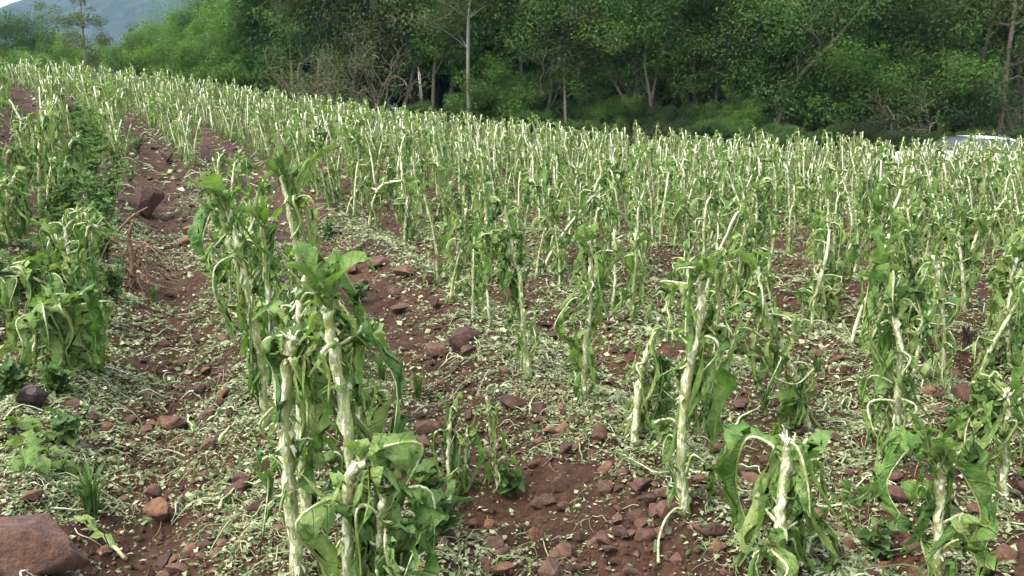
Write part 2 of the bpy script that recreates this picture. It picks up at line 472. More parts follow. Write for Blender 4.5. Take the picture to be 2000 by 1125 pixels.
# ------------------------------------------------------------------ the wood: trees
def leaf_cloud(rng, centers, radii, n_each, size, up=.35, flat=.6):
    """rhombic leaves, two triangles each, spread through clumps"""
    C = np.repeat(centers, n_each, 0); Rr = np.repeat(radii, n_each)
    d = unit(rng.normal(size=C.shape)); rad = rng.uniform(.15, 1, len(C)) ** .55
    off = d * (rad * Rr)[:, None]; off[:, 2] *= flat
    P = C + off
    nrm = unit(d * .85 + np.array([0, 0, up]) + rng.normal(size=C.shape) * .33)
    t = unit(np.cross(nrm, rng.normal(size=C.shape))); b = np.cross(nrm, t)
    L = (size * rng.lognormal(0, .3, len(C)))[:, None]
    V = np.stack([P - t * L * .5, P + b * L * .28 + nrm * L * .06, P + t * L * .5, P - b * L * .28 + nrm * L * .06], 1).reshape(-1, 3)
    i = np.arange(len(C))[:, None] * 4
    return V, i + np.array([0, 1, 2, 3])[None]

def grow(rng, p0, d0, length, r0, depth, paths, tips, spread, upb, nsub, wig=.12, lf=(.5, .75)):
    n = 7; P = [p0]; d = d0.copy()
    for k in range(n):
        d = unit(d + rng.normal(size=3) * wig + np.array([0, 0, upb]) * .06)
        P.append(P[-1] + d * length / n)
    P = np.array(P); r1 = r0 * (.45 if depth else .2)
    paths.append((P, np.linspace(r0, r1, n + 1), depth))
    if depth == 0: tips.append(P[-1]); tips.append(P[4]); return
    for k in range(nsub[depth - 1]):
        t = rng.uniform(.35, 1) if k else 1.0
        q = P[min(int(t * n), n)]
        a = rng.uniform(0, 2 * math.pi); side = np.array([math.cos(a), math.sin(a), rng.uniform(-.1, .5)])
        grow(rng, q, unit(d * (1 - spread) + side * spread), length * rng.uniform(*lf), r0 * (1 - .5 * t) * (.6 if lf[0] > .3 else .35), depth - 1, paths, tips, spread, upb, nsub, wig * 1.3, (max(lf[0], .4), max(lf[1], .7)))

def make_tree(seed, h, tr, form, barkm, folm, leaf=.12, lean=(0, 0), n_leaf=16000):
    rng = np.random.default_rng(seed)
    paths = []; tips = []
    trunks = 1
    if form in ('bush', 'brush'): trunks = 7
    if form == 'spray': trunks = 3
    if form == 'fork': trunks = 2
    for t in range(trunks):
        a = rng.uniform(0, 6.28)
        s = {'bush': .75, 'brush': .9, 'spray': .28, 'fork': .35}.get(form, .05)
        d = unit(np.array([math.cos(a) * s + lean[0], math.sin(a) * s + lean[1], 1.]))
        p0 = np.array([math.cos(a), math.sin(a), 0]) * (.12 if trunks > 1 else 0)
        if form == 'round': grow(rng, p0, d, h * .45, tr, 3, paths, tips, .62, .5, (3, 4, 6))
        elif form == 'twiggy': grow(rng, p0, d, h * .55, tr, 3, paths, tips, .5, .6, (4, 5, 7), .18)
        elif form in ('spray', 'fork'): grow(rng, p0, d, h * .55, tr * .7, 3, paths, tips, .6, .2, (3, 4, 4))
        elif form == 'pole': grow(rng, p0, d, h * .8, tr, 2, paths, tips, .75, .2, (3, 18), .05, (.2, .38))
        elif form == 'mast': grow(rng, p0, d, h, tr, 2, paths, tips, .85, .2, (3, 30), .03, (.1, .26))
        elif form == 'bush': grow(rng, p0, d, h * .55, tr, 2, paths, tips, .55, .4, (3, 4))
        elif form == 'brush': grow(rng, p0, d, h * .7, tr, 2, paths, tips, .5, .1, (4, 5), .22)
    wood = MB()
    for P, r, dep in paths:
        if form in ('round', 'bush') and dep == 0 and rng.random() < .5: continue
        add_tube(wood, P, np.maximum(r, .008), 7 if dep >= 2 else (5 if dep == 1 else 3), 0, .08, rng, False)
    tips = np.array(tips)
    rad = {'round': .12, 'twiggy': .10, 'spray': .15, 'fork': .15, 'pole': .09, 'mast': .05, 'bush': .17, 'brush': .14}[form] * h
    flat = {'spray': .4, 'fork': .45, 'pole': .6}.get(form, .75)
    rr = rad * rng.uniform(.55, 1.2, len(tips))
    ne = np.maximum((n_leaf * rr ** 2 / (rr ** 2).sum()).astype(int), 3)
    V, F = leaf_cloud(rng, tips + rng.normal(size=tips.shape) * rad * .3, rr, ne, leaf, .6 if form in ('spray', 'fork') else .35, flat)
    fol = MB(); fol.add(V, F)
    return wood.mesh('trunk', [barkm]), fol.mesh('crown', [folm], False)

PROTO = {
    'round': make_tree(11, 8.5, .16, 'round', 'bark', 'fol_mid', .12, n_leaf=52000),
    'round2': make_tree(12, 8.0, .15, 'round', 'bark', 'fol_bright', .115, n_leaf=50000),
    'dark': make_tree(13, 9.0, .15, 'round', 'bark_dark', 'fol_dark', .10, n_leaf=52000),
    'twiggy': make_tree(14, 9.0, .11, 'twiggy', 'bark', 'fol_dark', .085, n_leaf=24000),
    'twiggy2': make_tree(15, 8.5, .10, 'twiggy', 'bark', 'fol_olive', .085, n_leaf=22000),
    'spray': make_tree(16, 8.0, .13, 'spray', 'bark', 'fol_bright', .085, n_leaf=48000),
    'spray2': make_tree(17, 9.0, .13, 'spray', 'bark_dark', 'fol_mid', .09, n_leaf=44000),
    'fork': make_tree(18, 9.5, .17, 'fork', 'bark', 'fol_mid', .09, (.25, 0), n_leaf=38000),
    'pole': make_tree(19, 9.5, .085, 'pole', 'bark_pale', 'fol_olive', .085, n_leaf=16000),
    'slim': make_tree(26, 10, .09, 'pole', 'bark', 'fol_mid', .13, (.06, 0), n_leaf=9000),
    'mast': make_tree(20, 11.0, .10, 'mast', 'bark', 'fol_olive', .12, n_leaf=9000),
    'bush': make_tree(21, 3.2, .05, 'bush', 'bark_dark', 'fol_bright', .075, n_leaf=34000),
    'bush2': make_tree(22, 3.0, .05, 'bush', 'bark_dark', 'fol_dark', .075, n_leaf=32000),
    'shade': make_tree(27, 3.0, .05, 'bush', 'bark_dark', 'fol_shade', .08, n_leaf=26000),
    'brush': make_tree(23, 2.8, .035, 'brush', 'bark', 'fol_olive', .075, n_leaf=5000),
    'rust': make_tree(24, 8.0, .12, 'twiggy', 'bark', 'fol_rust', .085, n_leaf=22000),
    'airy': make_tree(25, 9.0, .12, 'twiggy', 'bark_dark', 'fol_dark', .10, n_leaf=28000),
}
def place_tree(kind, px, dist, sc, label, name='tree', group=None, rz=None, rng=random.Random(5), top=None):
    x = dist * (px - 1000) / FPX
    z = float(height(np.array([x]), np.array([dist]), False)[0]) - .05
    o = link(name, None, None, (x, dist, z), label=label, category='bush' if 'bush' in kind or kind in ('brush', 'shade') else 'tree')
    o.rotation_euler.z = rng.uniform(0, 6.28) if rz is None else rz
    s = sc * rng.uniform(.97, 1.03)
    if top is not None: s = (CAM_H + dist * math.tan(math.atan((562.5 - top) / FPX) - PITCH) - z) / max(v.co.z for v in PROTO[kind][1].vertices)
    o.scale = (s, s, s * rng.uniform(.95, 1.05))
    if group: o['group'] = group
    w, f = PROTO[kind]
    link('trunk', w, o); link('crown', f, o)
    return o

TREES = [  # kind, photo x, distance, scale, label
    ('mast', 195, 52, 1.15, 'tall bare grey trunk standing alone against the hazy hill, upper left', 'bare_tree'),
    ('airy', 75, 60, 1.1, 'airy dark tree with open crown against the sky, top left corner', 'tree'),
    ('bush2', 15, 52, 1.6, 'dark bush behind the crest of the field at the far left edge', 'bush'),
    ('bush', 70, 56, 1.7, 'rounded olive bush under the airy tree, left', 'bush'),
    ('bush', 140, 54, 1.75, 'rounded green bush just left of the bare grey trunk', 'bush'),
    ('round', 20, 66, 1, 'rounded tree standing behind the dark bush at the far left edge', 'tree'),
    ('round', 115, 68, 1, 'mid green tree between the airy tree and the bare grey trunk', 'tree'),
    ('round2', 178, 64, 1, 'light green tree directly behind the bare grey trunk', 'tree'),
    ('bush2', 235, 50, 1.35, 'low dark bush just right of the bare grey trunk', 'bush'),
    ('round', 310, 47, .80, 'leafy green tree at the left end of the dense grove, shorter than the rest', 'tree'),
    ('round2', 385, 46, .95, 'full light green tree second from the left in the dense grove', 'tree'),
    ('round', 470, 45, 1.0, 'broad rounded green tree in the middle of the dense left grove', 'tree'),
    ('round', 545, 44, 1.05, 'leafy green tree at the right end of the dense left grove', 'tree'),
    ('bush2', 330, 43, 1.2, 'dark bush at the foot of the dense left grove', 'bush'),
    ('bush', 430, 42, 1.2, 'green bush at the foot of the dense grove, under its middle tree', 'bush'),
    ('twiggy', 615, 40, 1.05, 'dark twiggy tree right beside the dense left grove', 'tree'),
    ('twiggy2', 690, 39, 1.05, 'grey olive twiggy tree above the leaning dry branches', 'tree'),
    ('twiggy', 770, 39, 1.1, 'dark twiggy tree behind the snapped pale trunk', 'tree'),
    ('twiggy', 850, 40, 1.1, 'dark twiggy tree left of the slender pale trunk', 'tree'),
    ('brush', 620, 36, 1.1, 'leafless dry brushwood leaning over the field edge, left of centre', 'brushwood'),
    ('brush', 720, 36, 1.2, 'dry brushwood thicket below the snapped pale trunk', 'brushwood'),
    ('pole', 915, 35, 1.05, 'slender straight pale trunk with thin yellowish crown, centre', 'tree'),
    ('bush', 990, 36.5, 1.1, 'bright leafy bush right of the slender pale trunk', 'bush'),
    ('twiggy2', 1065, 37, 1.0, 'brownish twiggy tree in the middle of the wood', 'tree'),
    ('slim', 1107, 35, .8, 'short thin stem with few leaves right of the brownish tree', 'tree'),
    ('spray', 1255, 36, 1.0, 'multi stemmed tree with bright layered sprays of leaves, right of centre', 'tree'),
    ('spray2', 1345, 37, 1.0, 'dark stemmed tree with layered crown beside the bright spray tree', 'tree'),
    ('bush', 1180, 36, .7, 'green bush left of the multi stemmed spray tree', 'bush'),
    ('bush2', 1300, 35, .6, 'dark green bush below the layered crown, right of centre', 'bush'),
    ('fork', 1500, 35.5, 1.05, 'leaning forked tree with bare brown limbs, right half', 'tree'),
    ('spray', 1440, 38, 1.0, 'bright layered tree behind the leaning forked tree', 'tree'),
    ('bush', 1420, 34.5, .75, 'low green bush at the foot of the leaning forked tree', 'bush'),
    ('bush', 1660, 34.5, 1.45, 'wide dome shaped green bush at the field edge, right', 'bush'),
    ('spray2', 1640, 38, 1.0, 'bright green tree towering behind the dome shaped bush', 'tree'),
    ('twiggy2', 1760, 36, 1.0, 'olive twiggy tree right of the dome shaped bush', 'tree'),
    ('brush', 1790, 33.5, 1.25, 'reddish dry brush between dome shaped bush and white car', 'brushwood'),
    ('bush2', 1840, 34.5, 1.3, 'dark bush right behind the white car', 'bush'),
    ('mast', 1935, 33.5, 1.0, 'thin straight trunk with short dead twigs behind the white car', 'tree'),
    ('rust', 1990, 35, 1.05, 'rust tinged twiggy tree at the right edge', 'tree'),
    ('rust', 1880, 38, 1.05, 'yellow brown tinged tree behind the thin straight trunk', 'tree'),
    ('brush', 1985, 33, 1.1, 'dry brush at the right edge behind the field', 'brushwood'),
]
TOPS = {195: -90, 75: -12, 15: 80, 70: 72, 140: 66, 235: 100, 20: 60, 115: 55, 178: 50, 310: 48, 385: 10, 470: -10, 545: -45}
for kind, px, d, s, lab, nm in TREES: place_tree(kind, px, d, s, lab, nm, top=TOPS.get(px))
TRUNKS = [(585, 39, 'thin grey trunk at the right end of the dense left grove'), (660, 38, 'thin dark trunk above the leaning brushwood'), (845, 37.5, 'straight grey trunk left of the slender pale trunk'), (1020, 38, 'thin trunk behind the bright leafy bush, centre'),
  (1150, 37, 'thin trunk left of the bright spray tree'), (1225, 36.5, 'dark slim trunk beside the bright spray tree'), (1390, 36.5, 'dark slim trunk right of the layered crown'), (1460, 36, 'slim trunk just left of the leaning forked tree'), (1570, 36.5, 'slim trunk right of the leaning forked tree'), (1735, 36, 'slim trunk right of the dome shaped bush'), (1870, 34.5, 'thin pale trunk just behind the white car')]
for k, (px, d, lab) in enumerate(TRUNKS): place_tree('slim' if k % 3 else 'pole', px, d, .8 + .1 * (k % 4), lab)
rg = random.Random(77)
KW = dict(dark='dark', round='mid green', round2='light green', twiggy='twiggy dark', twiggy2='twiggy olive', spray2='layered', bush2='low dark', rust='rust tinged')
MARK = [(620, 'dry brushwood left of centre'), (760, 'snapped pale trunk'), (915, 'slender pale trunk'), (1065, 'brownish twiggy tree'), (1255, 'bright spray tree'), (1345, 'dark layered crown'), (1500, 'leaning forked tree'), (1660, 'dome shaped bush'), (1790, 'reddish brush'), (1935, 'thin straight trunk by the car')]
def mark(px): return min(MARK, key=lambda t: abs(t[0] - px))[1]
for row, (d0, step) in enumerate(((42, 70), (48, 75), (56, 80), (66, 85))):
    px = 560 + rg.uniform(0, 40)
    while px < 2120:
        kd = rg.choice(['dark', 'dark', 'round', 'twiggy', 'spray2', 'round2', 'bush2'] if px < 1500 else ['dark', 'rust', 'twiggy2', 'dark', 'twiggy'])
        s = rg.uniform(.95, 1.25) * (1 + .06 * row)
        if kd == 'bush2': s *= 2.2
        place_tree(kd, px, d0 + rg.uniform(-2.5, 2.5), s, f"{KW[kd]} tree {('close', 'a little way', 'farther', 'deepest in the wood')[row]} behind the {mark(px)}", 'tree', f'trees behind the {mark(px)}')
        px += step * rg.uniform(.7, 1.3)
for d0, a, b in ((56, 250, 560), (70, 210, 560)):
    px = a
    while px < b:
        place_tree(rg.choice(['round', 'dark']), px, d0 + rg.uniform(-2, 2), 1, 'one of the green trees half hidden behind the dense left grove', 'tree', 'trees behind the dense left grove', top=float(np.interp(px, [210, 260, 330, 560], [110, 80, 35, -30])))
        px += rg.uniform(55, 85)

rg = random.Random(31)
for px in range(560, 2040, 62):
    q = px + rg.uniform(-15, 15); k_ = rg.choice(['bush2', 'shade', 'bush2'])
    place_tree(k_, q, float(edge_y((q - 1000) / FPX * 33)) + rg.uniform(2.2, 3.6), rg.uniform(.3, .48), f"low {dict(bush2='dark green', shade='shade-darkened olive')[k_]} undergrowth at the wood edge nearest the {mark(q)}", 'undergrowth_bush', f'undergrowth by the {mark(q)}')
# snapped trunk
rng = np.random.default_rng(3)
sn = link('snapped_trunk', None, None, at_depth(822, 300, 36), label='snapped trunk with pale splintered top at the wood edge, left of centre', category='dead tree')
b = at_depth(828, 300, 36); b[2] = H(b[0], 36); sn.location = b
tp = at_depth(823, 188, 36) - b
mb = MB(); add_tube(mb, smooth_path([(0, 0, -.1), tp * .5 + np.array([.05, 0, 0]), tp], 10), np.linspace(.10, .06, 10), 8, 0, .08, rng); link('trunk', mb.mesh('trunk', ['bark_dark']), sn)
mb = MB()
for k in range(5):
    a = k * 1.3; o_ = np.array([math.cos(a), math.sin(a), 0]) * .05
    add_tube(mb, [tp + o_ - np.array([0, 0, .1]), tp + o_ * .8 + np.array([-.04, 0, .35 + .12 * k]), tp + np.array([-.12, 0, .6 + .14 * k])], [.022, .016, .004], 5, 0, .1, rng)
link('splintered_top', mb.mesh('splintered_top', ['snapped']), sn)

# ------------------------------------------------------------------ the white car behind the field
def make_car(loc, rz):
    root = link('parked_car', None, None, loc, label='white car parked behind the field at the right edge, only its roof and windows showing', category='car')
    root.rotation_euler.z = rz
    # lower body: loft of side profile across the width
    prof = [(-2.0, .35), (-2.06, .6), (-2.0, .88), (-1.72, .95), (-.95, .99), (.0, .99), (1.1, .98), (1.88, .97), (2.0, .8), (2.04, .5), (1.98, .33)]
    ws = [(-.86, .94), (-.84, 1.0), (-.6, 1.02), (0, 1.03), (.6, 1.02), (.84, 1.0), (.86, .94)]
    mb = MB(); V = []
    for w, s in ws:
        for x, z in prof: V.append((x * (1 if abs(w) < .85 else .99), w, .33 + (z - .33) * (s if z > .6 else 1)))
    n = len(prof); F = [(a * n + k, a * n + k + 1, (a + 1) * n + k + 1, (a + 1) * n + k) for a in range(len(ws) - 1) for k in range(n - 1)]
    F += [(a * n, (a + 1) * n, (a + 1) * n + n - 1, a * n + n - 1) for a in range(len(ws) - 1)]
    mb.add(V, F)
    for s in (0, (len(ws) - 1) * n):
        mb.add([V[s + k] for k in range(n)] + [(0, V[s][1], .6)], [(k, k + 1, n) for k in range(n - 1)])
    link('body', mb.mesh('body', ['paint']), root)
    # roof shell and pillars: an arched canopy
    rp = [(-.98, .99), (-.45, 1.33), (-.15, 1.43), (.35, 1.475), (.9, 1.45), (1.35, 1.38), (1.62, 1.22), (1.84, .98)]
    P = smooth_path([(x, 0, z) for x, z in rp], 25)
    mb = MB(); V = []; yw = np.array([-1, -.9, -.5, 0, .5, .9, 1])
    for p in P:
        t = (p[2] - .98) / .5; hw = .80 - .2 * t
        for q in yw: V.append((p[0], q * hw, p[2] - (.0 if abs(q) < .95 else .05) - .02 * q * q))
    i = np.arange(24)
    roofF = [(a * 7 + b_, a * 7 + b_ + 1, (a + 1) * 7 + b_ + 1, (a + 1) * 7 + b_) for a in range(8, 19) for b_ in range(6)]
    mb.add(V, roofF); link('roof', mb.mesh('roof', ['paint']), root)
    for rngs, nm in ((range(1, 8), 'windscreen'), (range(19, 23), 'rear_window')):
        mb = MB(); mb.add(V, [(a * 7 + b_, a * 7 + b_ + 1, (a + 1) * 7 + b_ + 1, (a + 1) * 7 + b_) for a in rngs for b_ in range(6)]); link(nm, mb.mesh(nm, ['glass']), root)
    for s in (-1, 1):
        e = 0 if s < 0 else 6
        def side(lo, hi, nm, m_, out_):
            mb = MB(); W = []
            for a in range(lo, hi + 1):
                p = V[a * 7 + e]; t = (p[2] - .98) / .5
                W += [(p[0], p[1] + s * out_, p[2] - .015), (p[0], s * (.80 + out_), .97)]
            mb.add(W, [(2 * k, 2 * k + 1, 2 * k + 3, 2 * k + 2) for k in range(hi - lo)]); link(nm, mb.mesh(nm, [m_]), root)
        side(3, 11, 'side_window', 'glass', .002); side(12, 17, 'side_window', 'glass', .002); side(18, 21, 'side_window', 'glass', .002)
        for a in (11, 17): side(a, a + 1, 'pillar', 'rubber', .006)
        side(0, 3, 'pillar', 'paint', .004); side(21, 23, 'pillar', 'paint', .004)
        mb = MB(); add_tube(mb, [(-.78, s * .84, 1.0), (-.74, s * .98, 1.04), (-.66, s * .99, 1.04)], [.03, .08, .05], 8); link('wing_mirror', mb.mesh('wing_mirror', ['paint']), root)
        mb = MB(); add_tube(mb, [(-2.02, s * .72, .76), (-1.92, s * .76, .78)], [.11, .12], 10); link('headlight', mb.mesh('headlight', ['lamp_glass']), root)
        mb = MB(); add_tube(mb, [(1.96, s * .74, .8), (2.03, s * .72, .8)], [.12, .1], 10); link('tail_light', mb.mesh('tail_light', ['red_lamp']), root)
        for x in (-1.28, 1.28):
            w = link('wheel', None, root, (x, s * .80, .31))
            mb = MB(); a = np.linspace(0, 2 * math.pi, 25)[:-1]
            T = np.array([(math.cos(t) * r, y, math.sin(t) * r) for t in a for r, y in ((.19, .09), (.30, .1), (.31, 0), (.30, -.1), (.19, -.09))])
            mb.add(T, [(k * 5 + j, k * 5 + j + 1, ((k + 1) % 24) * 5 + j + 1, ((k + 1) % 24) * 5 + j) for k in range(24) for j in range(4)]); link('tyre', mb.mesh('tyre', ['rubber']), w)
            mb = MB(); T = [(math.cos(t) * .19, s * .085, math.sin(t) * .19) for t in a] + [(0, s * .1, 0)]
            mb.add(T, [(k, (k + 1) % 24, 24) for k in range(24)]); link('rim', mb.mesh('rim', ['alloy']), w)
    return root
cx = 29.0 * (1872 - 1000) / FPX
make_car((cx, 29.0, at_depth(1900, 264.5, 29.0)[2] - 1.475), R(6))

# ------------------------------------------------------------------ tobacco plants
def blade(mb, P, S, w, rng, ragged=.35, fold=.5, crink=.02, tear=.12, nv=4, m=0):
    """leaf blade either side of a midrib path P; S = side direction at each point"""
    n = len(P); T = unit(np.gradient(P, axis=0))
    S = unit(S - T * (S * T).sum(1, keepdims=True)); N = np.cross(T, S)
    if (N[:max(2, n // 2), 2]).sum() > 0: N = -N
    for sd_ in (-1, 1):
        e_ = rng.normal(size=n + 2); e_ = (e_[:-2] + 1.4 * e_[1:-1] + e_[2:]) / 2.2
        edge = np.clip(1 + ragged * e_, .2, 1.5)
        f0 = fold + rng.normal() * .3
        phi = f0 + .55 * np.sin(np.linspace(0, rng.uniform(4, 14), n) + rng.uniform(0, 6)) + .1 * rng.normal(size=n)
        V = []; UV = []
        for j in range(nv + 1):
            q = j / nv
            ww = w * edge * q
            ph = phi * (.4 + .9 * q)
            c_ = crink * q * rng.normal(size=n)
            V.append(P + S * (sd_ * ww * np.cos(ph))[:, None] + N * (ww * np.sin(ph) + c_)[:, None])
            UV.append(np.stack([np.full(n, .5 + sd_ * q * .5), np.linspace(0, 1, n)], 1))
        V = np.stack(V, 1).reshape(-1, 3); UV = np.stack(UV, 1).reshape(-1, 2)
        a = (np.arange(n - 1)[:, None] * (nv + 1) + np.arange(nv)[None])
        F = np.stack([a, a + 1, a + nv + 2, a + nv + 1], -1)
        keep = rng.random((n - 1, nv)) > tear * (np.arange(nv)[None] / max(nv - 1, 1)) * 1.5
        for k in range(1, n - 1):                      # tears that run in from the edge
            if rng.random() < tear: keep[k, rng.integers(0, nv):] = False
        F = F[keep]
        if sd_ < 0: F = F[:, ::-1]
        if len(F): mb.add(V, F, m, UV)

def hang_path(rng, p, az, rise, reach, drop, n, sway=.05):
    o = np.array([math.cos(az), math.sin(az), 0])
    pts = [p, p + o * reach * .55 + np.array([0, 0, rise]), p + o * reach + np.array([0, 0, rise * .55]),
           p + o * (reach * 1.08 + .01) + np.array([0, 0, -drop * .45]), p + o * (reach * .95) + np.array([0, 0, -drop])]
    pts = np.array(pts); pts[2:] += rng.normal(size=(3, 3)) * sway * np.array([1, 1, .3])
    return smooth_path(pts, n)

def stem_mesh(rng, P, r0, r1, k, flakes, broken, scars=True):
    n = len(P); mb = MB()
    r0 *= .62; r1 *= .64
    r = np.linspace(r0, r1, n) * (1 + .10 * rng.normal(size=n)); r[0] = r0 * 1.25
    add_tube(mb, P, r, k, 0, .16, rng)
    T, N, B = frames(P)
    for q in range(flakes):                             # torn skin standing off the stem
        i = rng.integers(1, n - 1); a = rng.uniform(0, 6.28)
        o = N[i] * math.cos(a) + B[i] * math.sin(a); s = np.cross(T[i], o)
        L = rng.uniform(.01, .04); wd = rng.uniform(.003, .009); d = 1 if rng.random() < .6 else -1
        p = P[i] + o * r[i] * .95
        v = [p - s * wd, p + s * wd, p + T[i] * L * .6 * d + o * rng.uniform(.004, .015) + s * wd * .8, p + T[i] * L * d + o * rng.uniform(.005, .025) - s * wd * .3]
        mb.add(v, [(0, 1, 2, 3)], 1)
    if broken:
        for q in range(broken):
            a = q * 6.28 / broken + rng.uniform(-.4, .4); o = (N[-1] * math.cos(a) + B[-1] * math.sin(a)) * r[-1] * .75
            add_tube(mb, [P[-1] + o - T[-1] * .02, P[-1] + o * 1.2 + T[-1] * rng.uniform(.0, .008), P[-1] + o * rng.uniform(1.1, 2.2) + T[-1] * rng.uniform(.004, .022)], [r1 * .4, r1 * .25, .002], 4, int(q % 2), .1, rng)
    return mb

def plant_parts(seed, spine, r0=.026, r1=.014, res=2, leafy_=8, stubs=4, shoot=6, big=.35, flakes=30, broken=0, drop=(.12, .34), width=(.025, .075), reach=(.04, .13), side=None, low=.15, shreds=None):
    """returns list of (name, meshbuilder, mats, smooth[, rib meshbuilder]) in plant space, base at the origin"""
    rng = np.random.default_rng(seed)
    spine = np.asarray(spine, float)
    n = (6, 12, 22)[res]
    P = smooth_path(spine, n)
    P[1:-1] += rng.normal(size=(n - 2, 3)) * .0015 * res
    parts = [('stem', stem_mesh(rng, P, r0, r1, (5, 7, 10)[res], flakes, broken), ['stem', 'fibre'], None)]
    L = np.linalg.norm(np.diff(P, axis=0), axis=1).sum()
    az = rng.uniform(0, 6.28)
    nl, nv = ((5, 1), (10, 2), (20, 5))[res]
    for q in range(int(round(leafy_ * (1.15 if res == 2 else .9)))):
        az += 2.4 + rng.normal() * .5
        if rng.random() < .8: az = (1.1 if side is None else .6 * side + .4 * 1.2) + rng.normal() * .75
        t = rng.uniform(low, 1.0); p = P[int(t * (n - 1))]
        isbig = rng.random() < big
        dr = rng.uniform(*drop) * (1.15 if isbig else .9); dr = min(dr, max(.08, p[2] + .06 - .02))
        path = hang_path(rng, p, az, rng.uniform(.0, .07), rng.uniform(*reach), dr, nl, .03 if res else .02)
        rib = MB(); add_tube(rib, path, np.linspace(.006, .0015, nl) * (1.1 if isbig else .9) * rng.uniform(.85, 1.15, nl), (3, 4, 6)[res], 0, .22, rng, res > 0)
        S = np.cross(unit(np.gradient(path, axis=0)), np.array([math.cos(az), math.sin(az), .2]))
        S = S + rng.normal(size=3) * .25
        prof = np.sin(np.linspace(.35, math.pi - .12, nl) ** .9 * math.pi / (math.pi - .12) ** .9 * .97) ** .7
        w = rng.uniform(*width) * (.92 if isbig else .55)
        bl = MB()
        k0 = 1 if res == 0 else nl // 7
        blade(bl, path[k0:], S[k0:], w * prof[k0:], rng, .38 if not isbig else .28, rng.uniform(.8, 1.5), .018 if res else .01, .26 if not isbig else .15, nv)
        if bl.n: parts.append(('leaf', bl, ['leaf'], rib))
        else: parts.append(('leaf_stalk', rib, ['rib'], None))
    for q in range(int(round(stubs * .8))):                                # bare leaf stalks, stripped by the hail
        az += 2.4 + rng.normal() * .5
        t = rng.uniform(.08, .95); p = P[int(t * (n - 1))]
        if rng.random() < .5: path = hang_path(rng, p, az, rng.uniform(.0, .06), rng.uniform(.03, .10), min(rng.uniform(.05, .22), p[2] + .03), nl, .02)
        else:
            o = np.array([math.cos(az), math.sin(az), 0]); l = rng.uniform(.04, .12)
            path = smooth_path([p, p + o * l * .4 + np.array([0, 0, l * .6]), p + o * l * .8 + np.array([0, 0, l])], nl)
        rib = MB(); add_tube(rib, path, np.linspace(.0068, .0028, nl) * rng.uniform(.8, 1.2, nl), (3, 5, 6)[res], 0, .28, rng, True)
        if res:
            S = np.cross(unit(np.gradient(path, axis=0)), np.array([math.cos(az), math.sin(az), .2])) + rng.normal(size=3) * .3
            blade(rib, path[1:], S[1:], np.full(nl - 1, rng.uniform(.008, .02)), rng, .7, rng.uniform(.2, 1.2), .004, .3, 1, 1)
        parts.append(('leaf_stalk', rib, ['rib', 'leaf'], None))
    sh = MB()                                             # torn ribbons of leaf hanging down along the stem
    for q in range((5, 12, 18)[res] if shreds is None else shreds):
        az = 1.3 + rng.normal() * 1.2; t = rng.uniform(.15, 1); p = P[int(t * (n - 1))]; l = min(rng.uniform(.06, .26), p[2] + .04)
        o = np.array([math.cos(az), math.sin(az), 0]); g_ = rng.normal(size=3) * .025; g_[2] = 0
        pa = smooth_path([p + o * r0 * .6, p + o * rng.uniform(.03, .06) + [0, 0, .01], p + o * rng.uniform(.03, .07) + g_ + [0, 0, -l * .5], p + o * rng.uniform(.02, .09) + 2 * g_ + [0, 0, -l]], (4, 6, 8)[res])
        nn = len(pa); S = np.cross(unit(np.gradient(pa, axis=0)), o) + rng.normal(size=3) * .4
        blade(sh, pa, S, rng.uniform(.006, .02) * np.sin(np.linspace(.5, 3.0, nn)), rng, .4, rng.uniform(-.4, .9), .004, .08, 1)
    parts.append(('leaf_shreds', sh, ['leaf'], None))
    tdir = unit(P[-1] - P[-3])
    for q in range(shoot):                                # young leaves at the growing tip
        a = q * 2.4 + rng.uniform(0, 1); l = rng.uniform(.07, .19) * (1.0 if res else 1.1)
        o = np.array([math.cos(a), math.sin(a), 0]); t = rng.uniform(.78, 1)
        p = P[int(t * (n - 1))]
        spread = rng.uniform(.12, .65)
        path = smooth_path([p, p + tdir * l * .5 + o * l * .3 * spread, p + tdir * l * (1 - .3 * spread) + o * l * spread, p + tdir * l * (1 - .6 * spread) + o * l * 1.3 * spread], max(nl // 2 + 1, 4))
        nn = len(path); S = np.cross(unit(np.gradient(path, axis=0)), o + np.array([0, 0, -.3])) + rng.normal(size=3) * .1
        bl = MB(); blade(bl, path, S, l * .2 * np.sin(np.linspace(.35, math.pi - .05, nn)), rng, .16, rng.uniform(-.7, .1), .004, .03, max(nv // 2, 1))
        parts.append(('young_leaf', bl, ['young'], None))
    return parts

def merge(parts, mats=('stem', 'fibre', 'leaf', 'rib', 'young')):
    mb = MB()
    for nm, b_, ms, rib in parts:
        for x, mm in ((b_, ms), (rib, ['rib', 'leaf'])):
            if x is None: continue
            for v, f, mi, uv, base in zip(x.v, x.f, x.m, x.uv, np.cumsum([0] + [len(q) for q in x.v[:-1]])):
                g = f - base; t = f[:, 3] < 0; g[t, 3] = -1 - 10**7 - mb.n
                mb.add(v, g, np.array([mats.index(mm[k]) for k in mi]), uv)
    return mb

def link_plant(parts, loc, label, group=None, name='tobacco_plant', cat='plant', rz=0, sc=1):
    o = link(name, None, None, loc, label=label, category=cat)
    if group: o['group'] = group
    o.rotation_euler.z = rz; o.scale = (sc,) * 3
    for nm, b_, ms, rib in parts:
        q = link(nm, b_.mesh(nm, ms), o)
        if nm in ('leaf_shreds', 'leaves'): q['kind'] = 'stuff'
        if rib is not None: link('midrib', rib.mesh('midrib', ['rib']), q)
    return o

